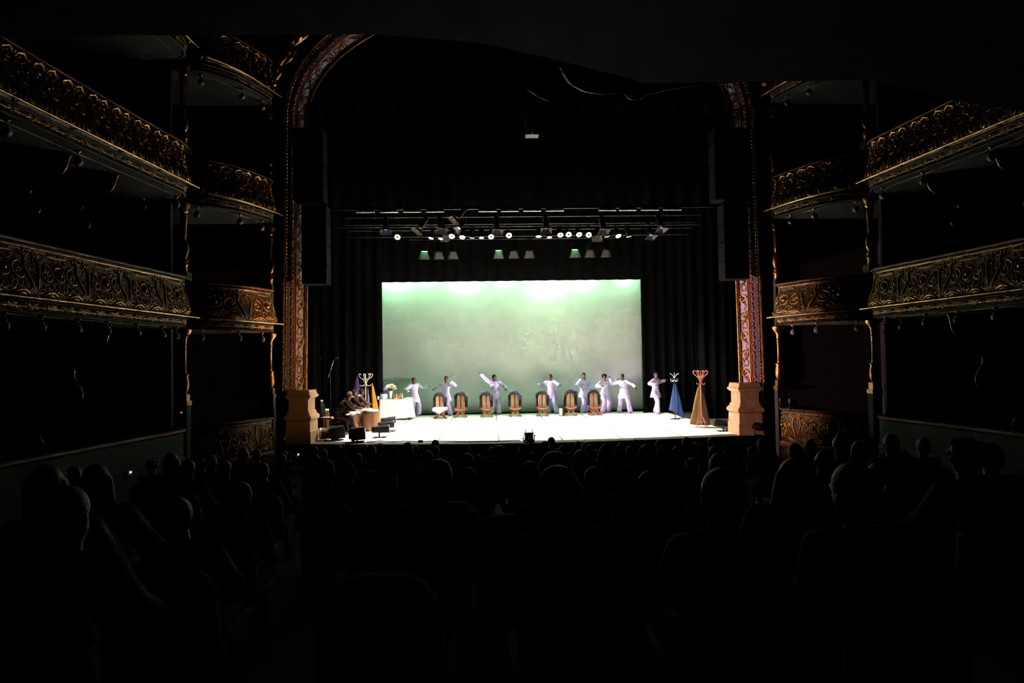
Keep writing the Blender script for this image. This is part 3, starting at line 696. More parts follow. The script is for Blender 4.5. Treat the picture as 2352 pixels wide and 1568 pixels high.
def bar(name, x0, x1, Y, z, r, m, label, cat='bar', group=None):
    o = thing(name, label, cat, ((x0+x1)/2, Y, z), group=group); h = (x1-x0)/2
    MB().tube([(-h, 0, 0), (0, 0, 0), (h, 0, 0)], r, 8).build('pipe', m, o)
    for k in (-.92, -.40, .34, .92): MB().cyl((h*k, 0, 0), (h*k, 0, 14.985-z), .006, seg=6).build('suspension_wire', M['black'], o)
    return o
NTH = ['first', 'second', 'third', 'fourth', 'fifth', 'sixth', 'seventh', 'eighth', 'ninth', 'tenth', 'eleventh', 'twelfth', 'thirteenth', 'fourteenth', 'fifteenth', 'sixteenth', 'seventeenth', 'eighteenth', 'nineteenth', 'twentieth']
zbar = at(1177, 543, PAR_Y).z+.36
bar('lighting_bar', at(765, 520, PAR_Y).x, at(1605, 516, PAR_Y).x, PAR_Y, zbar, .024, M['steel'], 'steel lighting bar carrying the row of lit lamps', group='lighting bars')
for i, (p, t) in enumerate(PAR_TARGETS):
    b_ = PARS[i][2]; d = (t-p).normalized()
    if b_ >= .8: d = (d+Vector((0, -.85, .25))).normalized()
    elif b_ >= .5: d = (d+Vector((0, -.35, .05))).normalized()
    o = lamp('par_can', '%s black lamp from the left in the lit row over the stage, %s' % (NTH[i], 'glaring' if b_ >= .8 else 'shining' if b_ >= .5 else 'half hidden'), p, d, .28, .098 if b_ > .5 else .085, zbar, 'lens' if b_ >= .5 else 'lens_mid', group='row of lit lamps')
# front bar: aluminium border strips and long profile spots
YF = 21.75; zf = at(1177, 484, YF).z
bar('lighting_bar', at(752, 488, YF).x, at(1640, 480, YF).x, YF, zf+.075, .026, M['steel'], 'frontmost steel lighting bar holding the pale strips', group='lighting bars')
SEGS = [(819, 860), (873, 914), (926, 967), (979, 1020), (1099, 1141), (1150, 1192), (1202, 1243), (1253, 1295), (1375, 1415), (1422, 1462), (1473, 1513), (1523, 1565)]
for i, (a, c) in enumerate(SEGS):
    xa, xb = at(a, 485, YF).x, at(c, 485, YF).x
    o = thing('border_strip', '%s pale aluminium strip from the left along the front lighting bar' % NTH[i], 'light fitting', ((xa+xb)/2, YF, zf), group='pale strips on the front bar')
    MB().box((0, 0, 0), (xb-xa, .12, .045)).build('housing', M['strip'], o)
    b = MB(); b.box((-(xb-xa)*.3, 0, .034), (.03, .05, .026)); b.box(((xb-xa)*.3, 0, .034), (.03, .05, .026)); b.build('hook', M['steel'], o)
for i, (Y, py, x0, x1) in enumerate([(22.6, 498, 770, 1610), (24.4, 515, 790, 1600), (25.4, 528, 800, 1590), (26.2, 543, 800, 1580)]):
    bar('lighting_bar', at(x0, py, Y).x, at(x1, py, Y).x, Y, at(1177, py-1, Y).z, .022, M['steel'], '%s lighting bar behind the front one, dull steel' % NTH[i], group='lighting bars')
PROF = [((963, 524), (-.55, -.25, -.78), 'flap', 'lens_mid'), ((1049, 500), (-.62, -.25, -.72), 'flap', 'lens_mid'), ((1057, 522), (-.40, -.35, -.80), 'flap', 'lens_mid'), ((1013, 522), (.12, -.35, -.9), 'flap', 'lens_off'),
        ((886, 524), (.05, -.3, -.9), 'flap', 'lens_blue'), ((1142, 524), (.05, -.35, -.9), 'flap', 'lens_off'), ((1254, 522), (.0, -.4, -.9), 'flap', 'lens_off'), ((1386, 524), (.08, -.4, -.9), 'flap', 'lens_off'),
        ((1518, 520), (.15, -.3, -.9), 'flap', 'lens_blue'), ((1494, 537), (.15, -.35, -.9), 'flap', 'lens_blue'), ((1022, 540), (.2, -.35, -.9), 'flap', 'lens_off'), ((1371, 540), (-.1, -.4, -.9), 'flap', 'lens_off')]
PD = ['left-pointing spotlight with pale lit flaps', 'upper of two left-pointing spotlights, flaps open', 'lower of two left-pointing spotlights, flaps open', 'dark spotlight with bent flaps right of the pale-flapped one',
      'leftmost blue-tinted spotlight', 'dark spotlight with open flaps above the eighth lit lamp', 'dark spotlight right of the central speaker column', 'dark wide-flapped spotlight right of the brightest lamps', 'upper blue spotlight near the right end', 'lower blue spotlight near the right end', 'dark flapped spotlight hiding the third lit lamp', 'dark flapped spotlight beside the fifteenth lit lamp']
for i, ((px, py), d, dm, ln) in enumerate(PROF):
    far = i in (2, 10, 11, 9); Yb, zb_ = (24.4, at(1177, 514, 24.4).z) if far else (YF, zf+.075) if i == 1 else (22.6, at(1177, 497, 22.6).z)
    lamp('profile_spotlight', PD[i]+', hung on the bars', at(px, py, Yb-(.38 if i == 1 else .27)), d, .46, .095, zb_, ln, True, dm, 'long spotlights on the bars', bar_dy=.38 if i == 1 else .27)
Y2 = 27.2
FRES = [(975, 1), (1008, 0), (1041, 0), (1145, 1), (1180, 0), (1216, 0), (1320, 1), (1355, 0), (1391, 0)]
zl = at(1177, 578, Y2).z+.52
bar('lighting_bar', at(940, 540, Y2).x, at(1420, 540, Y2).x, Y2, zl, .024, M['steel'], 'rear lighting bar carrying nine flapped floodlights', group='lighting bars')
for i, (px, on) in enumerate(FRES):
    lamp('fresnel_floodlight', '%s from the left of nine flapped floodlights, %s' % (NTH[i], 'glowing green' if on else 'switched off'), at(px, 577-(px-975)*.012, Y2), (0, .12, -1), .26, .115, zl, 'lens_green' if on else 'lens_off', True, 'flap_dark', 'flapped floodlights on the rear bar', square=True, near=1.45, dsize=.32)
bar('lighting_bar', at(900, 640, CYC_Y).x, at(1490, 640, CYC_Y).x, CYC_Y, 6.55, .024, M['steel'], 'hidden bar of floods behind the rear border curtain', group='lighting bars')
for i, (px, k) in enumerate(CYC_LAMPS):
    p = at(px, 640, CYC_Y); lamp('cyclorama_flood', '%s flood from the left on the bar behind the rear border curtain' % NTH[i], (p.x, CYC_Y, 6.23), (0, .25, -1), .14, .09, 6.55, 'lens_off', group='floods behind the rear border', square=True)
# hung speakers
def array(px0, px1, y0, y1, Y, n, label, grp, up=None):
    a, c = at(px0, y0, Y), at(px1, y1, Y); x0, x1 = a.x, c.x; z1, z0 = max(a.z, c.z), min(a.z, c.z); h = (z1-z0)/n
    o = thing('hung_speaker', label, 'speaker', ((x0+x1)/2, Y, z0), group=grp)
    for k in range(n):
        b = MB(); b.box((0, .28, h*(k+.5)), (x1-x0, .55, h*.96)); b.box((0, .0, h*(k+.5)), (x1-x0-.06, .02, h*.80)); b.build('cabinet', M['box'], o)
    MB().tube([(0, .28, z1-z0), (0, .28, (up or 14.95)-z0)], .015, 6).build('hanging_bar', M['steel'], o)
    return z0
zu = array(672, 742, 292, 460, 19.25, 4, 'upper black speaker stack hung over the left pier of the arch', 'hung speaker stacks')
array(692, 750, 470, 652, 19.35, 4, 'lower black speaker stack hung beside the left pier of the arch', 'hung speaker stacks', zu-.004)
zv = array(1640, 1727, 292, 458, 19.25, 4, 'upper black speaker stack hung over the right pier of the arch', 'hung speaker stacks')
array(1662, 1722, 466, 640, 19.35, 4, 'lower black speaker stack hung beside the right pier of the arch', 'hung speaker stacks', zv-.004)
c0, c1 = at(1206, 268, 20.45), at(1237, 313, 20.45)
o = thing('centre_speaker', 'small grey speaker hung at the top centre of the stage opening', 'speaker', ((c0.x+c1.x)/2, 20.45, c1.z))
MB().box((0, 0, (c0.z-c1.z)/2), (c1.x-c0.x, .35, c0.z-c1.z)).build('cabinet', mat('grey_grille', (.25, .25, .25), .7, 0, .2, 40), o)
MB().tube([(0, .0, c0.z-c1.z), (0, 0, 14.95-c1.z)], .012, 6).build('hanging_bar', M['steel'], o)
MB().ell((0, -.178, .03), (.012, .006, .012), seg=8, rings=5).build('indicator', mat('white_indicator', (.6, .6, .6), .5, 0, .05, emit=(1, 1, 1), estr=.4), o)
# lamps on the deck
def floorlamp(px, py, tgt, L, r, label, lens='lens_mid', square=False, z=.27):
    p = atz(px, py, 0); p = Vector((p.x, p.y, z)); d = Vector(tgt)-p
    return lamp('floor_spotlight', label, p, d, L, r, None, lens, False, 'flap', 'spotlights on the stage floor', square, True)
floorlamp(908, 981, (6, 26.8, .7), .50, .115, 'rear black spotlight lying low on the stage floor by the tablecloth', 'lens_low')
floorlamp(904, 992, (6, 25.4, .7), .50, .115, 'middle black spotlight on the stage floor between two others', 'lens_low')
floorlamp(893, 1004, (6, 23.5, .7), .52, .12, 'front black spotlight in the row right of the big drum', 'lens_low')
floorlamp(838, 1014, (1.5, 21.5, .75), .40, .15, 'boxy black floodlight at the stage edge below the drums', 'lens_low', True, .26)
floorlamp(790, 1010, (-2.5, 21.6, .75), .40, .15, 'boxy black floodlight left of its twin below the seated drummers', 'lens_off', True, .26)
floorlamp(1642, 990, (0, 23.5, .7), .46, .115, 'leftmost dark spotlight in the right front corner of the stage', 'lens_off')
floorlamp(1676, 992, (0, 21.0, .8), .40, .15, 'boxy dark floodlight in the right front corner of the stage', 'lens_off', True, .30)
floorlamp(1722, 998, (2, 24.0, .9), .40, .13, 'round dark spotlight against the right plinth', 'lens_off', False, .27)
# footlight at the centre of the apron
fc = atz(1214, 1012); fc = Vector((fc.x, apron_y(fc.x)+.17, 0))
o = thing('footlight', 'small black footlight with raised bracket at the centre of the stage edge', 'stage light', fc)
MB().box((0, 0, .155), (.24, .20, .21), taper=.92).build('body', M['black'], o)
b = MB(); b.box((0, .11, .16), (.19, .02, .15)); b.build('lens', M['lens_off'], o)
b = MB()
for sg in (-1, 1): b.tube([(sg*.15, 0, .03), (sg*.15, 0, .16), (sg*.10, 0, .30), (sg*.085, 0, .36)], .013, 6)
b.build('bracket', M['steel'], o)
b = MB(); b.box((0, 0, .025), (.32, .14, .05)); b.build('base', M['black'], o)
b = MB(); b.cyl((.15, 0, .17), (.20, 0, .17), .015); b.cyl((-.15, 0, .09), (-.19, 0, .09), .015); b.build('knob', M['steel'], o)
MB().box((0, -.0965, .10), (.085, .004, .014)).build('maker_plate', mat('plate', (.5, .5, .5), .4, .3, .1), o)

# cables on the apron
b = MB(); pts = [atz(px, py, .02) for px, py in [(842, 1015), (870, 1012.5), (900, 1014), (930, 1013), (962, 1013.5), (1000, 1013), (1060, 1013.5), (1130, 1013), (1195, 1011)]]
b.tube(chaikin([tuple(p) for p in pts], 2) if False else pts, .012, 6)
b.build('power_cable', M['black'], label='black cable lying along the front edge of the stage', cat='cable')
p = atz(966, 1012.5, .04); MB().box((p.x, p.y, .035), (.13, .06, .06)).build('cable_connector', M['black'], label='black plug joint on the cable at the stage edge', cat='connector')
rr = random.Random(4)
for i, (px, py) in enumerate([(868, 984), (872, 976), (880, 990)]):
    c = atz(px, py, .02); pts = [(c.x+.22+.14*math.sin(t*1.3+i)+.08*math.sin(t*2.9), c.y+.28*math.cos(t*.9+i*2)+.1*math.sin(t*3.3), .016+.012*(k % 3)) for k, t in enumerate(np.linspace(0, 9, 40))]
    MB().tube(pts, .010, 6).build('coiled_cable', M['black'], label='tangled black cable %s' % ['left of the middle floor spotlight', 'behind the middle floor spotlight', 'beside the front floor spotlight'][i], cat='cable', group='tangled cables by the floor spotlights')

# ================================================================== FURNITURE AND PROPS ON STAGE
M['chair_wood'] = mat('red_brown_wood', (.34, .085, .035), .4, 0, .4, 9, .1, 30, stretch=(1, 1, 4))
M['plank_wood'] = mat('pale_carved_wood', (.34, .20, .095), .5, 0, .35, 8, .1, 30, stretch=(5, 1, 1))
M['navy'] = mat('navy_wool', (.009, .010, .024), .85, 0, .3, 12, .2, 60, sheen=.2)
M['ink'] = mat('black_wool', (.005, .006, .008), .85, 0, .3, 12, .2, 60)
M['lilac_cloth'] = mat('lilac_cotton', (.50, .40, .64), .8, 0, .12, 7, .15, 24)
M['lilac_pale'] = mat('pale_lilac_cotton', (.66, .56, .76), .8, 0, .10, 7, .15, 24)
M['red_cloth'] = mat('dark_red_cloth', (.26, .03, .025), .7, 0, .3, 9)
def make_chair():
    o = thing('birthing_chair', 'x', 'chair', group='row of low carved chairs')
    # curved seat slab
    xs = np.linspace(-.22, .22, 11); ys = np.linspace(-.20, .20, 5)
    MB().slab([[(x, y, .30+.55*x*x*1.6+.02*(abs(x) > .19)) for y in ys] for x in xs], .05).build('seat', M['chair_wood'], o)
    for sx in (-1, 1):
        for sy in (-1, 1):
            t = np.linspace(0, 1, 8)
            b = MB(); b.tube([(sx*(.06+.03*tt+.15*tt**2.2), sy*(.10+.06*tt), .28-.28*tt) for tt in t], .045-.012*np.sin(PI*t), 8); b.build('leg', M['chair_wood'], o)
    b = MB()
    for sx in (-1, 1):
        x = np.linspace(.014, .16, 6)
        P = [[(sx*xx*(1-.12*max(0, (z-.7)/.35)**2), .16+.10*(z-.3)-.18*xx*xx*4, z) for z in np.linspace(.10, .93-.9*max(0, xx-.06)**1.3, 12)] for xx in x]
        b.slab(P, .028)
    b.build('backrest', M['plank_wood'], o)
    return o
def make_jacket(kind, m):
    """coat draped over a chair back: closed round the back, open in front below the shoulders"""
    n = 26; A = np.linspace(-PI*.84, PI*.84, n)          # angle from +y (behind) round both sides
    Z = np.linspace(1.02, .40, 14); P = []
    for i, a in enumerate(A):
        row = []
        for j, z in enumerate(Z):
            t = (1.02-z)/.62; w = .12+.125*min(1, t*3.2)**.6+.03*t; dpt = .05+.045*min(1, t*3)
            if kind == 1: w += .02*math.sin(3*a+2*t)
            zz = z
            if abs(a) > PI*.5: zz = max(z, (.74 if (a > 0) == (kind != 2) else .88)-.10*math.sin(a*3))
            if abs(a) <= PI*.5 and a < 0 and kind == 2: zz = z-.03*t
            fold = 1+.06*math.sin(7*a+3*t+kind)*t
            row.append((w*math.sin(a)*fold, .16+.10*(z-.3)+.005+dpt*math.cos(a)*fold, zz))
        P.append(row)
    b = MB(); b.slab(P, .014)
    b.ell((0, .222, .995), (.155, .080, .052), seg=18, rings=9); b.ell((-.03 if kind != 2 else .03, .150, .955), (.135, .034, .055), seg=16, rings=8)
    return b
chair0 = make_chair()
CH_PX = [(1011, 960, 0), (1057, 957.5, 1), (1118, 956.5, 1), (1184, 955, 1), (1247, 954, 1), (1313, 953, 2), (1369, 952, 0)]
CH_L = ['first low carved chair from the left, pale lilac wrap over its seat', 'second low carved chair from the left, beside a lilac-clad dancer', 'third low carved chair from the left', 'middle one of seven low carved chairs, navy coat on it', 'fifth low carved chair from the left', 'low carved chair beside the silver case, black coat on it', 'rightmost low carved chair, below the crowded dancers']
JACK = {}
for k, m in ((0, 'navy'), (1, 'navy'), (2, 'ink')): JACK[k] = make_jacket(k, M[m]).mesh('draped_coat', M[m])
CHAIRS = []
for i, (px, py, k) in enumerate(CH_PX):
    p = atz(px, py+3); p.y += .22; p.z = .012; rz = [.25, -.1, .12, .05, -.08, -.05, .1][i]
    if i == 0: chair0.location = p; chair0.rotation_euler = (0, 0, rz); chair0['label'] = CH_L[0]; c = chair0
    else: c = copy_tree(chair0, p, rz, label=CH_L[i])
    CHAIRS.append(p)
    j = bpy.data.objects.new('draped_coat', JACK[k]); COL.objects.link(j); j.location = p; j.rotation_euler = (0, 0, rz)
    tag(j, ['navy coat hung over the first carved chair on the left', 'navy coat hung over the second carved chair', 'navy coat hung over the third carved chair', 'navy coat hung over the middle carved chair', 'navy coat hung over the fifth carved chair', 'black coat hung over the chair beside the silver case', 'navy coat hung over the rightmost carved chair'][i], 'coat', 'coats on the carved chairs')
# lilac wrap over the first chair
p = CHAIRS[0]; xs = np.linspace(-.30, .30, 19); vs = np.linspace(0, 1, 12)
MB().slab([[(p.x+x*1.0, p.y-.0-.40*v-.05*math.sin(x*14)*v, (.475 if v < .6 else .475-.62*(v-.6)*(1-abs(x)/.42))+.03*math.sin(x*9)*v-.25*max(0, abs(x)-.22)) for v in vs] for x in xs], .01).build('lilac_wrap', M['lilac_cloth'], label='pale lilac wrap draped over the seat of the leftmost carved chair', cat='cloth')
p = atz(1300, 955); o = thing('travel_case', 'small silver-fronted case beside the chair with the black coat', 'case', (p.x-.17, p.y-.02, .011))
MB().box((0, 0, .17), (.22, .20, .34)).build('body', M['black'], o); MB().box((-.05, -.106, .17), (.13, .012, .30)).build('front_panel', M['alu'], o)
b = MB(); b.tube([(-.06, 0, .34), (-.06, 0, .37), (.06, 0, .37), (.06, 0, .34)], .009, 6); b.build('handle', M['black'], o)

# table with cloth and what stands on it
M['linen'] = mat('white_linen', (.80, .78, .76), .85, 0, .05, 5, .12, 16)
tl, tr = atz(866, 969), atz(949, 962); TY = (tl.y+tr.y)/2; TW = tr.x-tl.x; TH = .80; TC = ((tl.x+tr.x)/2, TY+.36)
o = thing('table', 'trestle table hidden under a white cloth at the left of the stage', 'table', (TC[0], TC[1], .011))
MB().box((0, 0, TH-.03), (TW-.08, .62, .035)).build('table_top', M['plank_wood'], o)
for sx in (-1, 1):
    for sy in (-1, 1): MB().box((sx*(TW/2-.14), sy*.24, (TH-.05)/2), (.04, .04, TH-.05)).build('leg', M['steel'], o)
w2, d2 = TW/2-.02, .335; per = [(-w2, -d2), (w2, -d2), (w2, d2), (-w2, d2)]; pts = []
for a, c in zip(per, per[1:]+per[:1]):
    n = 34 if abs(a[0]-c[0]) > .1 else 16
    for t in np.linspace(0, 1, n, endpoint=False): pts.append((a[0]+(c[0]-a[0])*t, a[1]+(c[1]-a[1])*t))
pts = np.array(pts); nn = pts/np.array([w2, d2]); ang = np.arange(len(pts)); hem = .08+.10*np.clip((pts[:, 0]-w2*.2)/(w2), 0, 1)*(pts[:, 1] < 0)
b = MB(); G = []
for t in np.linspace(0, 1, 9):
    z = TH+.008-(TH-.03-hem*(.4))*t; out = .012+.05*t*(1+.9*np.sin(ang*.55+1.2*np.sin(ang*.21)))*t
    G.append(np.column_stack([TC[0]+pts[:, 0]+np.sign(pts[:, 0])*out*(abs(nn[:, 0]) > .985), TC[1]+pts[:, 1]+np.sign(pts[:, 1])*out*(abs(nn[:, 1]) > .985), np.full(len(pts), 0)+z+.011]))
G = np.array(G); b.grid(G, closed_v=True); top = np.array([TC[0], TC[1], TH+.019])
i = np.arange(len(pts)); b.add(np.vstack([G[0], top]), T=np.stack([i, (i+1) % len(pts), np.full(len(pts), len(pts))], 1), smooth=False)
cloth = b.build('tablecloth', M['linen'], label='long white tablecloth over the table, creased and hanging near the floor', cat='tablecloth')
TZT = TH+.021
def ontable(px, dy): q = at(px, 915, TC[1]+dy); return Vector((q.x, TC[1]+dy, TZT))
M['glass'] = mat('clear_glass', (.75, .80, .85), .15, 0, .1, 12, spec=.8)
M['blue_lid'] = mat('blue_lid', (.06, .08, .35), .4, 0, .1, 9)
o = thing('drinks_jar', 'wide clear jar with a blue lid on the white table', 'jar', ontable(882, -.05))
MB().lathe([(.10, 0), (.145, .02), (.15, .12), (.15, .19), (.135, .215), (.128, .22)], seg=24).build('jar_body', M['glass'], o)
MB().lathe([(.14, .215), (.15, .22), (.15, .25), (.04, .262), (.001, .264)], seg=24).build('lid', M['blue_lid'], o)
o = thing('tumbler', 'small glass tumbler left of the blue-lidded jar', 'glass', ontable(869, -.12)); MB().lathe([(.035, 0), (.045, .13), (.041, .13), (.032, .012)], seg=16).build('cup', M['glass'], o)
MB().lathe([(.032, .014), (.037, .05), (.001, .051)], seg=14).build('drink', mat('pink_drink', (.6, .25, .2), .3, 0, .1), o)
o = thing('flower_vase', 'tall pale vase on the white table', 'vase', ontable(897, -.08)); MB().lathe([(.055, 0), (.05, .03), (.052, .10), (.065, .22), (.085, .33), (.078, .33), (.05, .15), (.001, .05)], seg=20).build('vase_body', mat('pale_ceramic', (.72, .66, .66), .25, 0, .2, 14), o)
vb = ontable(897, -.08)
FL = [(-.19, -.02, .40, 'violet flower head at the left of the bouquet', (.42, .30, .72)), (-.05, -.03, .53, 'white flower head at the top left of the bouquet', (.80, .78, .72)), (.06, .0, .55, 'white flower head at the top of the bouquet', (.80, .78, .70)), (-.01, -.08, .46, 'yellow flower head at the centre of the bouquet', (.78, .60, .18)),
      (.08, -.06, .45, 'orange-yellow flower head right of the bouquet centre', (.80, .52, .12)), (.17, -.02, .41, 'pink flower head at the right of the bouquet', (.76, .40, .46)), (.14, .02, .50, 'cream flower head at the upper right of the bouquet', (.80, .76, .50)), (-.11, .02, .48, 'cream flower head at the upper left of the bouquet', (.80, .74, .60))]
bq = thing('bouquet', 'mixed bouquet of white, yellow, violet and pink flowers in the vase', 'flowers', vb)
b = MB()
for (x, y, z, *_2) in FL: b.tube([(x*.1, y*.1, .08), (x*.28, y*.28, .36), (x*.8, y*.8, max(z-.04, .375)), (x, y, z)], .006, 5)
for k in range(14):
    a = k*2.4; b.tube([(.02*math.cos(a), .02*math.sin(a), .34), (.085*math.cos(a), .075*math.sin(a), .42), (.15*math.cos(a), .13*math.sin(a), .40+.05*math.sin(k))], [.006, .022, .003], 6, flat=.4)
b.build('leaves', mat('leaf_green', (.10, .16, .04), .6, 0, .3, 12), bq)
for x, y, z, lb, c in FL:
    b = MB(); b.ell((x, y, z), (.035, .035, .03), seg=10, rings=6)
    for k in range(14):
        a = k*2.4; e = .25+.9*(k/14.0); rd = .06
        b.ell((x+rd*math.cos(a)*math.cos(e-.3), y+rd*math.sin(a)*math.cos(e-.3), z+rd*math.sin(e-.3)), (.028, .028, .014), Matrix.Rotation(a, 3, 'Z') @ Matrix.Rotation(-e, 3, 'Y'), seg=7, rings=5)
    tag(b.build('flower_head', mat('petal', c, .7, 0, .15, 20), bq), label=lb)
def bottle(px, dy, h, r, cols, label, name='bottle', cat='bottle', g='bottles and jars on the white table'):
    o = thing(name, label, cat, ontable(px, dy), group=g)
    MB().lathe([(r*.9, 0), (r, .01), (r, h*.6), (r*.45, h*.78), (r*.4, h*.92)], seg=14).build('bottle_body', mat('bottle_glass', cols[0], .2, 0, .15, 14), o)
    MB().lathe([(r*.46, h*.92), (r*.46, h), (.001, h+.002)], seg=12).build('cap', mat('cap', cols[1], .4, 0, .1), o)
bottle(904.5, -.10, .16, .035, ((.62, .10, .08), (.7, .7, .7)), 'short red bottle right of the vase'); bottle(911, -.05, .21, .036, ((.66, .34, .07), (.8, .6, .2)), 'amber bottle between red and brown ones')
bottle(916, -.15, .20, .034, ((.62, .18, .09), (.7, .7, .65)), 'orange-red bottle in the middle of the row'); bottle(920, -.02, .24, .036, ((.33, .20, .12), (.6, .3, .25)), 'tall brown bottle with a reddish cap'); bottle(924, -.14, .23, .034, ((.45, .36, .30), (.75, .75, .75)), 'tall pale bottle with a white cap, rightmost of the row')
o = thing('fruit_dish', 'low cream dish before the red bottle', 'dish', ontable(909, -.25)); MB().lathe([(.03, 0), (.06, .02), (.085, .05), (.08, .052), (.05, .02), (.001, .012)], seg=18).build('bowl', mat('cream_ceramic', (.72, .66, .48), .4, 0, .1), o)
for i, (px, dy, lb) in enumerate([(931, -.2, 'leftmost folded white napkin on the table'), (936, -.06, 'crumpled white napkin between two others'), (941, -.18, 'white napkin third from the left, near the table corner'), (945, -.05, 'rightmost crumpled white napkin on the table')]):
    q = ontable(px, dy); xs = np.linspace(-.042, .042, 9)
    MB().slab([[(q.x+x, q.y+y, q.z+.014+.05*(1-(x/.05)**2)*(1-(y/.05)**2)*(1+.4*math.sin(x*40+i)*math.sin(y*33+i))) for y in xs] for x in xs], .012).build('napkin', M['linen'], label=lb, cat='napkin', group='napkins on the white table')

# coat stands
def bent_stand(o, m, H=1.87, hooks=8, spread=.25, lower=.17):
    MB().tube([(0, 0, .10), (0, 0, .55), (0, 0, 1.4), (0, 0, H-.04), (0, 0, H)], [.03, .024, .022, .018, .012], 10).build('pole', m, o)
    for k in range(hooks):
        a = 2*PI*k/hooks+.2; c, s_ = math.cos(a), math.sin(a); S_ = spread
        pts = [(.018, H-.42), (.04, H-.32), (.10, H-.22), (S_*.8, H-.14), (S_, H-.07), (S_*.92, H-.005), (S_*.72, H-.015), (S_*.66, H-.05)]
        MB().tube(chaik3([(r*c, r*s_, z) for r, z in pts]), .0125, 7).build('upper_hook', m, o)
    for k in range(4):
        a = 2*PI*k/4+.5; c, s_ = math.cos(a), math.sin(a)
        MB().tube(chaik3([(r*c, r*s_, z) for r, z in [(.02, H-.36), (.05, H-.43), (.11, H-.46), (lower, H-.44), (lower+.01, H-.41)]]), .012, 7).build('lower_hook', m, o)
    MB().tube([(.11*math.cos(t), .11*math.sin(t), H-.205) for t in np.linspace(0, 2*PI, 25)], .009, 6).build('hook_ring', m, o)
    for k in range(4):
        a = 2*PI*k/4+.3; c, s_ = math.cos(a), math.sin(a)
        MB().tube(chaik3([(r*c, r*s_, z) for r, z in [(.022, .50), (.05, .38), (.13, .28), (.19, .18), (.23, .02)]]), .014, 7).build('leg', m, o)
    MB().tube([(.15*math.cos(t), .15*math.sin(t), .215) for t in np.linspace(0, 2*PI, 25)], .010, 6).build('foot_ring', m, o)
def chaik3(p): return chaikin(p, 2)
def drape(loc, H, top, w, dpt, skew, folds, m, name, label, hemv=.06, ph=0.0, split=0.0, sy=0.0):
    """a garment hanging from a hook point and spreading into folds"""
    n = 48; th = np.linspace(0, 2*PI, n, endpoint=False); G = []
    for t in np.linspace(0, 1, 16):
        f = (.07+.93*t**.68); fold = 1+(.10+.16*t)*np.sin(folds*th+ph+1.5*t)+.06*np.sin((folds*2+1)*th+2.0*ph)
        x = w*f*np.cos(th)*fold+skew*t; y = dpt*f*np.sin(th)*fold+sy*t
        z = top-H*t*(1+hemv*np.sin(th*1+ph)+split*np.clip(np.cos(th), 0, 1)*0)-split*t*np.cos(th)*w
        G.append(np.stack([x, y, z], 1))
    b = MB(); b.grid(np.array(G), closed_v=True); b.ell((0, 0, top), (w*.10, dpt*.10, .02), seg=10, rings=6)
    o = b.build(name, m, label=label, cat='garment'); o.location = loc; return o
M['bentwood'] = mat('reddish_bentwood', (.44, .17, .12), .35, 0, .3, 9, stretch=(1, 1, 6))
M['whitewood'] = mat('pale_bentwood', (.72, .62, .52), .35, 0, .12, 9)
M['tan'] = mat('tan_cloth', (.27, .17, .065), .8, 0, .2, 6, .15, 22); M['blue'] = mat('blue_cloth', (.016, .05, .20), .75, 0, .25, 6, .15, 22)
M['orange'] = mat('orange_satin', (.66, .26, .02), .38, 0, .25, 6, .15, 16); M['violet'] = mat('violet_cloth', (.085, .05, .20), .8, 0, .25, 6, .15, 22); M['grey_cloth'] = mat('grey_brown_cloth', (.17, .12, .11), .8, 0, .25, 6, .15, 22); M['mustard'] = mat('mustard_cloth', (.50, .33, .05), .8, 0, .2, 6)
p = atz(1612, 984); BS = (p.x, p.y, .011)
o = thing('bentwood_coat_stand', 'reddish bentwood coat stand near the right front corner of the stage', 'coat stand', BS); bent_stand(o, M['bentwood'])
drape((p.x+.02, p.y+.18, .011), 1.30, 1.375, .29, .10, .03, 5, M['tan'], 'tan_robe', 'long tan robe hanging on the bentwood coat stand', .03, .8, 0, .26)
p = atz(1551, 963); b_ = (p.x, p.y, .011)
o = thing('metal_coat_stand', 'slim black metal coat stand with a round base, right of the projection cloth', 'coat stand', b_)
MB().lathe([(.19, 0), (.19, .018), (.10, .03), (.03, .045), (.001, .05)], seg=28).build('base', M['black'], o)
MB().tube([(0, 0, .04), (0, 0, 1.0), (0, 0, 1.78)], [.018, .016, .013], 8).build('pole', M['black'], o)
for k in range(6):
    a = k*PI/3+.3; c, s_ = math.cos(a), math.sin(a)
    MB().tube(chaik3([(r*c, r*s_, z) for r, z in [(.014, 1.52), (.04, 1.60), (.10, 1.66), (.17, 1.69)]]), .010, 6).ell((.175*c, .175*s_, 1.695), (.016, .016, .016), seg=8, rings=6).build('upper_hook', M['alu'], o)
for k in range(5):
    a = k*2*PI/5+.1; c, s_ = math.cos(a), math.sin(a)
    MB().tube(chaik3([(r*c, r*s_, z) for r, z in [(.014, 1.47), (.06, 1.40), (.11, 1.40), (.14, 1.45), (.14, 1.52)]]), .009, 6).build('lower_hook', M['alu'], o)
drape((p.x+.06, p.y+.17, .011), 1.17, 1.35, .235, .085, .06, 5, M['blue'], 'blue_robe', 'blue robe hanging on the black metal coat stand', .05, 2.0, .4, .08)
RY = 25.45; q = at(840, 940, RY); LB = (q.x, RY, .011)
o = thing('pale_coat_stand', 'pale painted bentwood coat stand behind the drummers on the left', 'coat stand', LB); bent_stand(o, M['whitewood'], 1.88, 7, .27, .2)
drape((q.x-.30, RY-.03, .011), .90, 1.76, .16, .08, -.03, 4, M['violet'], 'violet_robe', 'violet robe on the left hooks of the pale coat stand', .08, 1.0)
drape((q.x-.11, RY-.17, .011), 1.05, 1.38, .085, .045, .02, 4, M['red_cloth'], 'red_robe', 'dark red robe hanging from the pale coat stand', .05, 2.2)
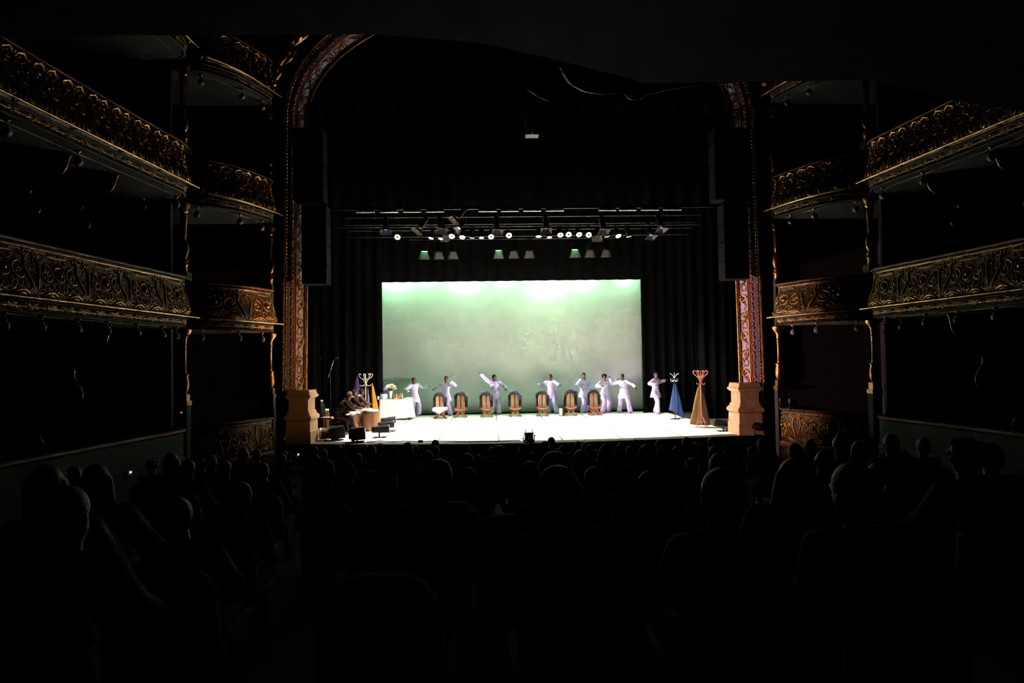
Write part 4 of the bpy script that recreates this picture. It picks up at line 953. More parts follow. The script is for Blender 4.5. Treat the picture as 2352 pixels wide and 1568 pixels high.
drape((q.x+.11, RY-.17, .011), 1.0, 1.38, .065, .045, .02, 3, M['grey_cloth'], 'grey_robe', 'grey-brown robe beside the orange one on the pale coat stand', .05, .4)
drape((q.x+.24, RY+.06, .011), 1.40, 1.50, .15, .09, .15, 4, M['orange'], 'orange_robe', 'bright orange satin robe on the right of the pale coat stand', .02, 3.0)

# microphone stands
def mic(px, Y, ztop, dx, lit, label):
    q = at(px, 900, Y); o = thing('microphone_stand', label, 'microphone', (q.x, Y, .011), group='microphone stands behind the drummers')
    for k in range(3):
        a = k*2*PI/3+.4; MB().tube([(0, 0, .12), (.26*math.cos(a), .26*math.sin(a), .01)], .010, 6).build('foot', M['black'], o)
    MB().tube([(0, 0, .10), (0, 0, .8), (0, 0, ztop)], .012, 6).build('pole', M['steel'], o)
    e = Vector((dx, -.05, .34)); s_ = Vector((-dx*.7, .04, -.22))
    MB().tube([Vector((0, 0, ztop))+s_, Vector((0, 0, ztop))+e], .010, 6).build('boom', M['alu'] if lit else M['black'], o)
    b = MB(); c = Vector((0, 0, ztop))+e; d = Vector((.10, -.02, .07)); b.tube([c, c+d*.7, c+d*1.3], [.018, .020, .026], 10); b.ell(c+d*1.4, (.032, .032, .03), seg=12, rings=8)
    b.build('microphone', mat('mic_blue', (.05, .10, .40), .4, .3, .2) if lit else M['black'], o)
mic(759, 22.6, 2.02, .12, True, 'lit microphone on a tall boom stand behind the drummers')
mic(714, 23.0, 2.0, .20, False, 'dark microphone on a boom stand next to the left pier')
# drums
M['drum_wood'] = mat('drum_wood', (.32, .095, .03), .4, 0, .35, 8, .1, 30, stretch=(1, 1, 4)); M['skin_head'] = mat('drum_skin', (.78, .72, .62), .6, 0, .12, 9); M['rope'] = mat('drum_rope', (.30, .20, .11), .8, 0, .3, 30)
def drum(o, prof, rt, h, nrope, rb, zb, fur=True):
    MB().lathe(prof, seg=28).build('shell', M['drum_wood'], o)
    MB().lathe([(rt*1.01, h-.05), (rt*1.03, h-.01), (rt, h+.008), (rt*.5, h+.011), (.001, h+.012)], seg=28).build('drum_head', M['skin_head'], o)
    for zz in (h-.055, h-.10): MB().tube([(rt*1.035*math.cos(t), rt*1.035*math.sin(t), zz) for t in np.linspace(0, 2*PI, 33)], .010, 6).build('ring', M['steel'], o)
    b = MB()
    for k in range(nrope):
        for sg in (-.5, .5):
            a0, a1 = 2*PI*k/nrope, 2*PI*(k+sg)/nrope; L = []
            for t in np.linspace(0, 1, 5):
                z = h-.10+(zb-h+.10)*t; r = np.interp(z, [q[1] for q in prof], [q[0] for q in prof])+.010; a = a0+(a1-a0)*t; L.append((r*math.cos(a), r*math.sin(a), z))
            b.tube(L, .0055, 5)
    b.build('lacing', M['rope'], o)
DJ = [(.13, 0), (.115, .06), (.10, .20), (.105, .30), (.15, .38), (.17, .48), (.168, .60)]
def djembe(loc, rx, ry, label, sc=1.0):
    o = thing('djembe', label, 'drum', loc, group='hand drums'); drum(o, DJ, .17, .60, 14, .105, .30); o.rotation_euler = (rx, ry, 0); o.scale = (sc,)*3; return o
def barrel(loc, r, h, label, name='barrel_drum'):
    o = thing(name, label, 'drum', loc, group='hand drums'); drum(o, [(r*.80, 0), (r*.90, h*.2), (r*1.0, h*.55), (r*1.0, h*.85), (r*.97, h)], r*.98, h, 14, r*.82, .04); return o
p = atz(846, 991); barrel((p.x+.04, p.y+.12, .011), .24, .70, 'big upright drum with long lacing in front of the seated drummers')
p = at(858, 940, 23.7); barrel((p.x, 23.7, .011), .16, .66, 'narrow upright drum right of the big laced drum')
p = at(731, 940, 24.4); barrel((p.x, 24.4, .011), .165, .98, 'tall conga drum near the left pier', 'conga_drum')
p = at(744, 960, 23.75); barrel((p.x, 23.75, .011), .17, .70, 'shorter conga drum in front of the tall one near the pier', 'conga_drum')
p = atz(745, 1011); o = djembe((p.x+.42, p.y+.1, .19), 0, 0, 'goblet drum lying on its side near the left plinth', .95); o.rotation_euler = (PI/2*.97, 0, -1.25)
# folding music chairs
def black_chair(px, py, rz, label, seatm):
    p = atz(px, py); o = thing('music_chair', label, 'chair', (p.x, p.y, .011), rz, group='black chairs of the drummers')
    MB().box((0, 0, .45), (.42, .42, .05)).build('seat', M[seatm], o)
    for sx in (-1, 1):
        MB().tube([(sx*.19, -.19, 0), (sx*.19, -.19, .43)], .016, 6).build('leg', M['black'], o)
        MB().tube([(sx*.19, .19, 0), (sx*.19, .20, .43), (sx*.19, .25, .92)], .016, 6).build('leg', M['black'], o)
    b = MB(); b.slab([[(x, .225+.02*(z-.62)/.3-.05*(x/.2)**2*0, z) for z in np.linspace(.60, .92, 4)] for x in np.linspace(-.185, .185, 5)], .025); b.build('backrest', M['black'], o)
    return o
M['pale_seat'] = mat('pale_pink_seat', (.50, .30, .27), .7, 0, .15, 8)
black_chair(755, 991, 1.35, 'black chair with a pale seat left of the front drummer', 'pale_seat')
for i, (s, wd, p, t, *_x) in enumerate(ADDED_LEDGE):
    p, t = Vector(p), Vector(t); o = lamp('added_ledge_spotlight', 'added black spotlight standing on the %s stalls box ledge%s' % (wd, ['', ' nearer the stage', ' farther from the stage'][i]), p, t-p, .20, .06, p.z+.2, 'lens_off', group='added spotlights on the box ledges')
    for c in kids(o):
        if c.name.startswith(('yoke', 'clamp')): bpy.data.objects.remove(c)
    MB().tube([(0, 0, -.02), (0, 0, -.21)], .02, 8).build('stem', M['black'], o); MB().box((s*.03, 0, -.195), (.16, .16, .02)).build('base', M['black'], o)

for i, p in enumerate(ADDED_BOOMS):
    o = lamp('added_boom_spotlight', 'added black spotlight on an upright pole in the %s wing%s' % ('left' if p[0] < 0 else 'right', [', nearer the audience', ', nearer the projection cloth', ''][i]), p, (-p[0], .4, -.3), .34, .10, p[2]+.3, 'lens', group='added wing spotlights')
    x = -.2 if p[0] < 0 else .2; MB().tube([(x, 0, -p[2]+.02), (x, 0, .45)], .022, 8).build('pole', M['black'], o); MB().lathe([(.001, 0), (.24, 0), (.24, .03), (.05, .05), (.001, .05)], (x, 0, -p[2]+.005), 20).build('base', M['black'], o)

# ================================================================== PEOPLE
TMP = bpy.data.scenes.new('tmp')
def fuse(mb, name, m, voxel, smooth=4, fac=.5):
    """melts overlapping shapes into one continuous skin"""
    o = bpy.data.objects.new(name, mb.mesh(name)); TMP.collection.objects.link(o)
    r = o.modifiers.new('r', 'REMESH'); r.mode = 'VOXEL'; r.voxel_size = voxel; r.use_smooth_shade = True
    k = o.modifiers.new('s', 'SMOOTH'); k.iterations = smooth; k.factor = fac
    vl = TMP.view_layers[0]; vl.update(); dg = vl.depsgraph; dg.update()
    me = bpy.data.meshes.new_from_object(o.evaluated_get(dg)); me.name = name
    TMP.collection.objects.unlink(o); bpy.data.objects.remove(o)
    me.materials.clear(); me.materials.append(m)
    if me.polygons: me.polygons.foreach_set('use_smooth', np.ones(len(me.polygons), bool))
    return me
def put(me, name, parent, **kw):
    o = bpy.data.objects.new(name, me); COL.objects.link(o); o.parent = parent; return tag(o, **kw)
def V3(*a): return Vector(a)
def ik(a, c, l1, l2, hint):
    a, c = Vector(a), Vector(c); d = c-a; L = min(d.length, (l1+l2)*.999); n = d.normalized()
    x = (l1*l1-l2*l2+L*L)/(2*L); h = math.sqrt(max(0, l1*l1-x*x)); p = Vector(hint)-n*Vector(hint).dot(n)
    return a+n*x+p.normalized()*h, a+n*L
def frame(up, fwd):
    u = Vector(up).normalized(); f = (Vector(fwd)-u*Vector(fwd).dot(u)).normalized(); r = f.cross(u)
    return Matrix(((r.x, f.x, u.x), (r.y, f.y, u.y), (r.z, f.z, u.z)))
class Pose:
    """joints of a figure facing +y: pelvis, spine direction, head look, wrists and ankles"""
    def __init__(s, pel, spine=(0, 0, 1), look=(0, 1, 0), headup=None, wl=None, wr=None, al=None, ar=None, el=(-1, -.3, -.5), er=(1, -.3, -.5), kl=(0, 1, 0), kr=(0, 1, 0), twist=0.0, toe_l=(0, 1, 0), toe_r=(0, 1, 0), curl=.5, elbow_len=(.285, .255), leg_len=(.43, .42)):
        s.pel = Vector(pel); s.sp = Vector(spine).normalized(); fw = Vector((math.sin(twist), math.cos(twist), 0))
        s.F = frame(s.sp, fw); s.P = frame(Vector(spine)*.4+V3(0, 0, .6), (0, 1, 0)); f, r = s.F.col[1], s.F.col[0]
        s.chest = s.pel+s.sp*.33; s.neck = s.pel+s.sp*.50
        hu = Vector(headup).normalized() if headup else (s.sp*.5+V3(0, 0, .5)).normalized()
        s.H = frame(hu, look); s.head = s.neck+hu*.165+s.H.col[1]*.025
        s.sl, s.sr = s.neck-r*.175-s.sp*.045, s.neck+r*.175-s.sp*.045
        s.hl, s.hr = s.pel-s.P.col[0]*.09-V3(0, 0, .02), s.pel+s.P.col[0]*.09-V3(0, 0, .02)
        s.el, s.wl = ik(s.sl, wl, *elbow_len, el); s.er, s.wr = ik(s.sr, wr, *elbow_len, er)
        s.kl, s.al = ik(s.hl, al, *leg_len, kl); s.kr, s.ar = ik(s.hr, ar, *leg_len, kr)
        s.tl, s.tr = Vector(toe_l), Vector(toe_r); s.curl = curl
def hand(b, e, w, side, curl):
    d = (w-e).normalized(); up = V3(0, 0, 1); n = d.cross(up)
    n = n.normalized() if n.length > .1 else V3(1, 0, 0)
    pn = n.cross(d).normalized()                                     # back of the hand
    c = w+d*.045; R = frame(d, pn); b.ell(c, (.040, .015, .052), R, seg=10, rings=7)
    for k in range(4):
        base = w+d*.085+n*(-.030+.020*k); ln = (.036, .042, .039, .031)[k if side > 0 else 3-k]
        d2 = (d-pn*curl).normalized(); d3 = (d-pn*curl*2.2).normalized()
        p1 = base+d2*ln; p2 = p1+d3*ln*.9; b.cap2(base-d*.02, .0095, p1, .009, 8); b.cap2(p1, .009, p2, .0078, 8)
    t0 = w+d*.03-n*side*.030; t1 = t0-n*side*.025+d*.03-pn*.012; b.cap2(t0, .012, t1, .010, 8); b.cap2(t1, .010, t1+d*.030-n*side*.004-pn*.01, .0085, 8)
def body_mb(p, fine=True):
    b = MB(); F = p.F; f = F.col[1]
    b.ell(p.pel, (.150, .105, .115), p.P); b.ell(p.pel+p.sp*.15, (.128, .098, .14), F); b.ell(p.chest, (.155, .108, .165), F)
    b.cap2(p.sl, .058, p.sr, .058); b.cap2(p.neck-p.sp*.04, .062, p.head-p.H.col[2]*.06, .052)
    H, hc = p.H, p.head; u, fh, rh = H.col[2], H.col[1], H.col[0]
    b.ell(hc+u*.025-fh*.008, (.076, .097, .098), H, seg=18, rings=12); b.ell(hc-u*.045+fh*.022, (.060, .070, .085), H, seg=14, rings=9)
    if fine:
        b.cap2(hc+fh*.086+u*.012, .010, hc+fh*.106-u*.028, .015, 8)                      # nose
        b.ell(hc+fh*.082+u*.028, (.050, .016, .010), H, seg=10, rings=6); b.ell(hc+fh*.086-u*.062, (.024, .012, .010), H, seg=10, rings=6); b.ell(hc+fh*.070-u*.102, (.026, .022, .018), H, seg=10, rings=6)
    for sg in (-1, 1): b.ell(hc+rh*sg*.080-u*.005-fh*.01, (.012, .022, .033), H, seg=8, rings=6)
    for sh, e, w, sd in ((p.sl, p.el, p.wl, -1), (p.sr, p.er, p.wr, 1)):
        b.cap2(sh, .052, e, .039); b.cap2(e, .040, w, .026); b.ell(e.lerp(w, .28), (.043, .043, .09), frame(e-w, f)); hand(b, e, w, sd, p.curl)
    for h, k, a, t in ((p.hl, p.kl, p.al, p.tl), (p.hr, p.kr, p.ar, p.tr)):
        b.cap2(h, .088, k, .054); b.cap2(k, .054, a, .036); b.ell(k.lerp(a, .3)-V3(0, .018, 0), (.054, .054, .12), frame(k-a, (0, 1, 0)))
        b.cap2(a+V3(0, 0, -.035)-t*.03, .040, a+V3(0, 0, -.045)+t*.13, .030)
    return b
def top_mb(p, g=.016, sleeve=1.0, hem=0.0, flare=.0, cuff=0.0):
    b = MB(); F = p.F
    b.ell(p.pel+p.sp*.04, (.158+g, .112+g, .13), p.P); b.ell(p.pel+p.sp*.17, (.140+g, .105+g, .15), F); b.ell(p.chest, (.160+g, .112+g, .165), F); b.cap2(p.sl, .062+g*.6, p.sr, .062+g*.6)
    b.cap2(p.neck-p.sp*.10, .10, p.neck-p.sp*.012, .066)
    for sh, e, w in ((p.sl, p.el, p.wl), (p.sr, p.er, p.wr)):
        b.cap2(sh, .058+g, e, .046+g)
        if sleeve > .5: b.cap2(e, .046+g, e.lerp(w, min(1, sleeve)), .034+g*.9+cuff)
    if hem:
        dn = (V3(0, 0, -1)*.8-p.sp*.2).normalized(); c = p.pel+p.sp*.05; b.lathe([(.145+g, 0), (.165+g+flare*.5, -hem*.5), (.175+g+flare, -hem), (.10, -hem), (.09, 0)], tuple(c), 20, R=frame(-dn, (0, 1, 0)) @ Matrix.Diagonal((1, .78, 1)))
    return b
def legs_mb(p, g=.014, wide=0.0):
    b = MB(); b.ell(p.pel-V3(0, 0, .01), (.156+g*.5, .110+g*.5, .12), p.P)
    for h, k, a in ((p.hl, p.kl, p.al), (p.hr, p.kr, p.ar)):
        b.cap2(h, .092+g, k, .060+g+wide*.3); b.cap2(k, .060+g+wide*.3, a.lerp(k, .06), .046+g+wide)
    return b
def shoe_mb(a, t): 
    b = MB(); b.cap2(a+V3(0, 0, -.030)-t*.035, .050, a+V3(0, 0, -.038)+t*.15, .040); b.cap2(a, .045, a+V3(0, 0, -.03), .05); return b
def hair_mb(p, style):
    b = MB(); H, hc = p.H, p.head; u, f, r = H.col[2], H.col[1], H.col[0]
    if style == 'bald': return None
    if style == 'cropped': b.ell(hc+u*.034-f*.018, (.080, .097, .097), H, seg=18, rings=12); return b
    b.ell(hc+u*.036-f*.022, (.088, .104, .104), H, seg=18, rings=12); b.ell(hc-u*.01-f*.050, (.082, .068, .085), H, seg=16, rings=10)
    if style == 'bob':
        for sg in (-1, 0, 1): b.cap2(hc+r*sg*.062-f*.03+u*.02, .045, hc+r*sg*.070-f*.045-u*.12, .042)
    if style == 'long':
        for sg in (-1, 0, 1): b.cap2(hc+r*sg*.055-f*.04+u*.02, .048, hc+r*sg*.085-f*.075-u*.26, .040)
    if style == 'bun': b.ell(hc-f*.115+u*.06, (.045, .042, .042), H)
    if style == 'curly':
        for k in range(26):
            a = k*2.4; z = -.03+.13*(k/26.0); q = .088*math.sqrt(max(.05, 1-((z-.02)/.13)**2)); y = q*math.cos(a)*1.1
            if y < .065: b.ell(hc+r*q*math.sin(a)+f*(y-.02)+u*(z+.02), (.034, .034, .034), seg=8, rings=6)
        b.ell(hc+u*.10-f*.02, (.07, .08, .05), H)
    return b
M['skin_dark'] = mat('brown_skin', (.15, .062, .032), .5, 0, .2, 18, spec=.25); M['skin_deep'] = mat('deep_brown_skin', (.10, .040, .020), .5, 0, .2, 18, spec=.25); M['skin_fair'] = mat('fair_skin', (.42, .26, .19), .5, 0, .12, 18)
M['hair_black'] = mat('black_hair', (.010, .009, .008), .8, 0, .3, 40, spec=.15); M['hair_brown'] = mat('brown_hair', (.045, .028, .017), .5, 0, .4, 40, .3, 60); M['hair_grey'] = mat('grey_hair', (.26, .25, .23), .55, 0, .3, 40, .3, 60); M['hair_fair'] = mat('fair_hair', (.22, .15, .075), .5, 0, .35, 40, .3, 60)
M['suit'] = mat('dark_brown_suit', (.022, .011, .009), .9, 0, .2, 16, .15, 60, spec=.08); M['suit_grey'] = mat('grey_suit', (.06, .042, .036), .9, 0, .2, 16, .15, 60, spec=.08); M['shirt_white'] = mat('white_shirt', (.72, .70, .70), .7, 0, .08, 9); M['shoe'] = mat('black_shoe', (.012, .011, .011), .3, 0, .2, 9)
M['eye'] = mat('dark_eye', (.06, .05, .045), .3, 0, .05)
CL = [mat('dark_jacket', (.020, .020, .024), .9, 0, .3, 12), mat('dark_jumper', (.028, .022, .020), .9, 0, .3, 14), mat('charcoal_coat', (.035, .035, .034), .9, 0, .3, 12), mat('dark_green_cardigan', (.016, .024, .018), .9, 0, .3, 12)]
TR = mat('dark_trousers', (.014, .014, .016), .9, 0, .3, 12)
def make_person(name, label, cat, p, skin, hair, hm, topm, legm, loc, rz=0, vox=.010, top=None, leg=None, shoes=True, shirt=None, group=None, eyes=True):
    o = thing(name, label, cat, loc, rz, group)
    put(fuse(body_mb(p), 'body', skin, vox, 3), 'body', o)
    hmb = hair_mb(p, hair)
    if hmb: put(fuse(hmb, 'hair', hm, vox, 2), 'hair', o)
    put(fuse(top_mb(p, **(top or {})), 'shirt' if shirt is None else 'jacket', topm, vox, 4), 'shirt' if shirt is None else 'jacket', o)
    put(fuse(legs_mb(p, **(leg or {})), 'trousers', legm, vox, 4), 'trousers', o)
    if shirt:
        b = MB(); b.cap2(p.neck-p.sp*.03, .070, p.neck+p.sp*.012, .066); put(fuse(b, 'collar', shirt, vox, 2), 'collar', o)
        for e, w in ((p.el, p.wl), (p.er, p.wr)):
            b = MB(); d = (w-e).normalized(); b.cap2(w-d*.03, .040, w+d*.005, .038); put(fuse(b, 'cuff', shirt, vox, 2), 'cuff', o)
    if shoes:
        for a, t in ((p.al, p.tl), (p.ar, p.tr)): put(fuse(shoe_mb(a, t), 'shoe', M['shoe'], vox, 2), 'shoe', o)
    if eyes:
        for sg in (-1, 1): MB().ell(p.head+p.H.col[1]*.082+p.H.col[0]*sg*.032+p.H.col[2]*.008, (.013, .008, .009), p.H, seg=8, rings=6).build('eye', M['eye'], o)
    return o

# ---- eight dancers in lilac along the back of the stage
Z0 = .011
def dp(**k): return Pose(**k)
DAN = [  # px of the body, depth, facing, pose
 (952, 28.75, .5, dp(pel=(0, 0, .86), spine=(.12, .18, 1), look=(.3, 1, -.1), wl=(-.48, .25, 1.25), wr=(.40, .34, 1.05), al=(-.20, -.06, .085), ar=(.22, .16, .085)), 'cropped', 'lilac_pale', 'dancer in pale lilac stepping beside the white table'),
 (1024, 29.0, -.4, dp(pel=(0, 0, .88), spine=(-.10, .10, 1), look=(-.4, 1, 0), wl=(-.42, .30, 1.42), wr=(.46, .1, 1.15), al=(-.24, .04, .085), ar=(.20, -.10, .085)), 'cropped', 'lilac_pale', 'dancer in near-white lilac between the two leftmost chairs'),
 (1137, 29.0, .2, dp(pel=(0, 0, .90), spine=(.05, .06, 1), look=(-.2, 1, .1), wr=(.62, .05, 1.74), wl=(-.42, .22, 1.10), al=(-.17, -.02, .085), ar=(.17, .06, .085), er=(.5, -.2, -1)), 'bun', 'lilac_cloth', 'dancer in lilac with one arm flung high, behind the third chair'),
 (1268, 29.05, -.3, dp(pel=(0, 0, .89), spine=(.06, .14, 1), look=(.3, 1, -.1), wl=(-.36, .38, 1.18), wr=(.52, .16, 1.30), al=(-.22, .10, .085), ar=(.17, -.06, .085)), 'cropped', 'lilac_cloth', 'dancer in lilac between the silver case and the fifth chair'),
 (1341, 29.1, .7, dp(pel=(0, 0, .92), spine=(0, .03, 1), look=(.3, 1, 0), wl=(-.34, .12, 1.02), wr=(.32, .18, 1.05), al=(-.13, 0, .085), ar=(.14, .04, .085)), 'cropped', 'lilac_pale', 'upright pale dancer right behind the black-coated chair'),
 (1389, 28.85, .4, dp(pel=(0, 0, .86), spine=(.14, .22, 1), look=(.5, 1, -.1), wl=(-.50, .22, 1.38), wr=(.44, .42, 1.16), al=(-.25, -.12, .085), ar=(.24, .20, .085)), 'curly', 'lilac_pale', 'dancer lunging right over the rightmost chair'),
 (1434, 28.6, -.2, dp(pel=(0, 0, .87), spine=(.10, .16, 1), look=(.2, 1, 0), wl=(-.46, .30, 1.10), wr=(.56, .12, 1.45), al=(-.24, .10, .085), ar=(.22, -.08, .085)), 'cropped', 'lilac_pale', 'dancer in pale lilac just inside the right edge of the projection cloth'),
 (1506, 27.9, .9, dp(pel=(0, 0, .93), spine=(.05, .05, 1), look=(.5, 1, .1), wl=(-.40, .25, 1.36), wr=(.44, .20, 1.20), al=(-.15, -.08, .085), ar=(.16, .14, .085)), 'cropped', 'lilac_cloth', 'lone dancer in mauve before the dark curtain near the blue robe')]
for i, (px, Y, rz, p, hair, m, lb) in enumerate(DAN):
    q = at(px, 930, Y); low = min(p.al.z, p.ar.z)-.085
    o = make_person('dancer', lb, 'person', p, M['skin_dark'] if i % 2 else M['skin_deep'], hair, M['hair_black'], M[m], M['lilac_cloth'], (q.x, Y, Z0), PI+rz, .010,
                    dict(g=.030, hem=.30, flare=.07, cuff=.006, sleeve=.9), dict(g=.02, wide=.045), shoes=False, group='dancers in lilac')
# ---- four drummers in dark suits on stools, turned to the right of the stage
def seated_drummer(reach, lean, seat=.50, hz=.86): 
    return Pose(pel=(0, 0, seat+.115), spine=(0, lean, 1), look=(0, 1, -.35), headup=(0, lean*.9, 1), wl=(-.16, reach, hz), wr=(.16, reach+.04, hz+.06), el=(-1, -.2, -.6), er=(1, -.2, -.6), al=(-.27, .40, .085), ar=(.27, .44, .085), kl=(-.7, 1, .2), kr=(.7, 1, .2), curl=.25)
def stool(x, Y, rz, label, h=.45):
    o = thing('drum_stool', label, 'stool', (x, Y, Z0), rz, group='black stools of the drummers')
    MB().lathe([(.001, h-.06), (.13, h-.06), (.14, h-.03), (.13, h), (.001, h+.005)], seg=20).build('seat', M['black'], o)
    for k in range(3):
        a = k*2*PI/3; MB().tube([(.05*math.cos(a), .05*math.sin(a), h-.07), (.20*math.cos(a), .20*math.sin(a), .01)], .013, 6).build('leg', M['black'], o)
DRM = [(792, 22.1, -1.05, .44, .62, 'cropped', 'suit', 'front drummer in a dark suit bent over a tilted goblet drum'), (800, 22.9, -1.1, .46, .45, 'bald', 'suit', 'bald drummer in a dark suit behind the front drummer'),
       (815, 23.65, -1.0, .46, .35, 'cropped', 'suit', 'upright drummer in a dark suit with a white collar'), (831, 24.4, -.95, .46, .40, 'cropped', 'suit_grey', 'rear drummer in a grey suit beside the orange robe')]
for i, (px, Y, rz, reach, lean, hair, m, lb) in enumerate(DRM):
    q = at(px, 940, Y); p = seated_drummer(reach, lean, hz=.745 if i else .80)
    make_person('drummer', lb, 'person', p, M['skin_deep'] if i != 1 else M['skin_dark'], hair, M['hair_black'], M[m], M[m], (q.x-.24, Y, Z0), rz, .009, dict(g=.016), dict(g=.012), shirt=M['shirt_white'], group='seated drummers')
    stool(q.x-.24, Y, rz, ['stool under the front drummer', 'stool under the bald drummer', 'stool under the white-collared drummer', 'stool under the grey-suited drummer'][i])
    fx, fy = math.cos(rz+PI/2), math.sin(rz+PI/2)
    o = djembe((q.x-.24+fx*.47, Y+fy*.47, .02), 0, 0, ['tilted goblet drum between the front drummer\'s knees', 'goblet drum played by the bald drummer', 'goblet drum played by the white-collared drummer', 'goblet drum played by the grey-suited drummer'][i], 1.05)
    if i == 0: o.rotation_euler = (.32, 0, rz); o.location = (q.x-.24+fx*.62, Y+fy*.62, .05)

# ---- the audience in the stalls, seen from behind
def seat_proto():
    o = thing('theatre_seat', 'x', 'seat', group='stalls seats')
    xs = np.linspace(-.235, .235, 13)
    MB().slab([[(x, -.285-.10*(z-.45), z*(1-.16*(abs(x)/.235)**4) if z > .8 else z) for z in (.36, .5, .65, .8, .90, .96)] for x in xs], .07).build('seat_back', M['seat_plush'], o)
    MB().slab([[(x, y, .318+.02*(1-(x/.25)**2)) for y in np.linspace(-.23, .24, 6)] for x in np.linspace(-.205, .205, 7)], .09).build('seat_cushion', M['seat_plush'], o)
    for sx in (-1, 1):
        b = MB(); b.box((sx*.25, .0, .52), (.035, .42, .04)); b.box((sx*.25, -.02, .26), (.03, .30, .52)); b.build('armrest', M['dark'], o)
    return o
SEAT = seat_proto()
def aud(kind):
    if kind == 'phone': return Pose(pel=(0, -.02, .53), spine=(0, -.12, 1), look=(0, 1, 0), wl=(-.16, .36, .62), wr=(.18, .30, 1.16), al=(-.12, .40, .085), ar=(.12, .42, .085), er=(1, -.1, -1), leg_len=(.42, .41))
    ln = {'left': -.08, 'right': .08}.get(kind, 0)
    return Pose(pel=(0, -.02, .53), spine=(ln, -.12, 1), look=(ln*5, 1, 0), headup=(ln*1.2, -.02, 1), wl=(-.15, .34, .645), wr=(.15, .34, .645), el=(-.12, -.5, -1), er=(.12, -.5, -1), al=(-.11, .36, .085), ar=(.11, .37, .085), leg_len=(.42, .41))
AUD = []
for i, (kind, hair, hm, sk) in enumerate([('', 'short', 'hair_brown', 'skin_fair'), ('left', 'bob', 'hair_brown', 'skin_fair'), ('right', 'bald', None, 'skin_fair'), ('', 'curly', 'hair_grey', 'skin_fair'), ('right', 'long', 'hair_fair', 'skin_fair'), ('left', 'short', 'hair_grey', 'skin_fair'), ('', 'bun', 'hair_black', 'skin_fair'), ('phone', 'short', 'hair_brown', 'skin_fair')]):
    p = aud(kind); AUD.append((make_person('audience_member', 'x', 'person', p, M[sk], hair, M[hm] if hm else None, CL[i % 4], TR, (0, 0, 0), 0, .012, dict(g=.022), dict(g=.014), shoes=False, eyes=False, group='audience in the stalls'), p))
HAIR_W = ['short brown hair', 'brown bobbed hair', 'a bald head', 'curly grey hair', 'long fair hair', 'short grey hair', 'dark hair in a bun', 'a raised phone']
c7 = [(40, 255, 100), (340, 262, 100), (410, 210, 90), (580, 203, 100), (440, 320, 200), (640, 345, 150), (720, 252, 105), (785, 168, 75), (840, 185, 110), (920, 160, 80), (995, 180, 62), (1010, 213, 240), (1130, 220, 80), (1235, 170, 72), (1165, 150, 90), (1345, 230, 130), (1410, 130, 75), (1418, 185, 85),
      (1680, 165, 120), (1700, 260, 140), (1445, 312, 310), (1695, 385, 180), (1800, 260, 85), (1980, 185, 100), (1915, 192, 65), (2225, 140, 80), (2212, 168, 135), (2268, 236, 110), (540, 168, 75), (335, 190, 80), (60, 225, 80)]
c8 = [(280, 140, 90), (335, 105, 75), (410, 142, 65), (428, 178, 95), (575, 140, 80), (650, 148, 75), (682, 176, 98), (590, 226, 140), (350, 268, 290), (375, 405, 400), (130, 330, 190), (735, 220, 100), (830, 168, 140), (955, 155, 90), (1040, 183, 90), (1090, 127, 76), (1305, 130, 90), (1175, 180, 150), (1345, 185, 160), (1460, 190, 105),
      (1550, 108, 100), (1635, 137, 62), (1680, 160, 100), (1770, 97, 85), (1795, 190, 120), (1910, 155, 100), (1820, 268, 230), (1590, 296, 130), (2215, 118, 100), (2120, 190, 80), (2310, 185, 62), (705, 385, 225), (1180, 415, 290), (960, 222, 120), (460, 245, 90)]
c5 = [(945, 795, 140), (1085, 757, 112), (1510, 770, 130), (1605, 740, 110), (1800, 715, 140), (1345, 730, 140), (1190, 850, 150), (910, 950, 340), (740, 815, 90), (1420, 1010, 330)]
c6 = [(720, 1230, 110), (830, 1230, 100), (1120, 1255, 70), (890, 1355, 150), (70, 1270, 130), (230, 1335, 150), (430, 1290, 120), (560, 1340, 140), (340, 1325, 110)]
c5l = [(920, 1160, 260), (480, 1170, 260), (1390, 1092, 110), (700, 1150, 150)]
c6r = [(455, 1012, 140), (790, 1055, 150), (110, 1070, 150), (1190, 1092, 300), (1480, 1120, 240), (300, 1320, 260)]
HEADS = [(640+x/3.92, 980+y/3.92, w/3.92) for x, y, w in c7]+[(1180+x/3.92, 980+y/3.92, w/3.92) for x, y, w in c8]+[(1580+x/3.92, 820+y/3.92, w/3.92) for x, y, w in c5]+[(380+x/3.92, 720+y/3.92, w/3.92) for x, y, w in c6]+[(x/3.92, 780+y/3.92, w/3.92) for x, y, w in c5l]+[(1940+x/4.57, 780+y/4.57, w/4.57) for x, y, w in c6r]
HEADS += [(1950, 1150, 118), (560, 1110, 70), (180, 1130, 95), (420, 1150, 100), (1640, 1090, 70)]
ROWS = [2.9+.92*k for k in range(17)]
placed = []
for px, top, w in HEADS:
    Zt = min(17.2, max(2.8, .200*FPX/w)); cand = sorted(range(len(ROWS)), key=lambda k: abs(ROWS[k]-Zt))[:5]; ok = None
    for k in cand:
        Y = ROWS[k]; q = at(px, top, Y)
        if abs(q.x) > 7.0+.05*(15-Y): continue
        sc = (q.z-floor_z(Y))/1.285
        if not .80 < sc < 1.20: continue
        if all(abs(q.x-x2) > .57 for x2, k2, *_ in placed if k2 == k): ok = (q.x, k, sc); break
    if ok: placed.append((*ok, px, w))
print('audience', len(placed), 'of', len(HEADS))
used = {}; ORDN = lambda n: (NTH+['twenty-%s' % a for a in NTH])[n]
pi = min(range(len(placed)), key=lambda i: abs(placed[i][3]-645)+abs(placed[i][4]-25)); 
byrow = {}
for i, (x, k, *_) in enumerate(placed): byrow.setdefault(k, []).append((x, i))
rank = {}; rows_sorted = sorted(byrow, reverse=True)
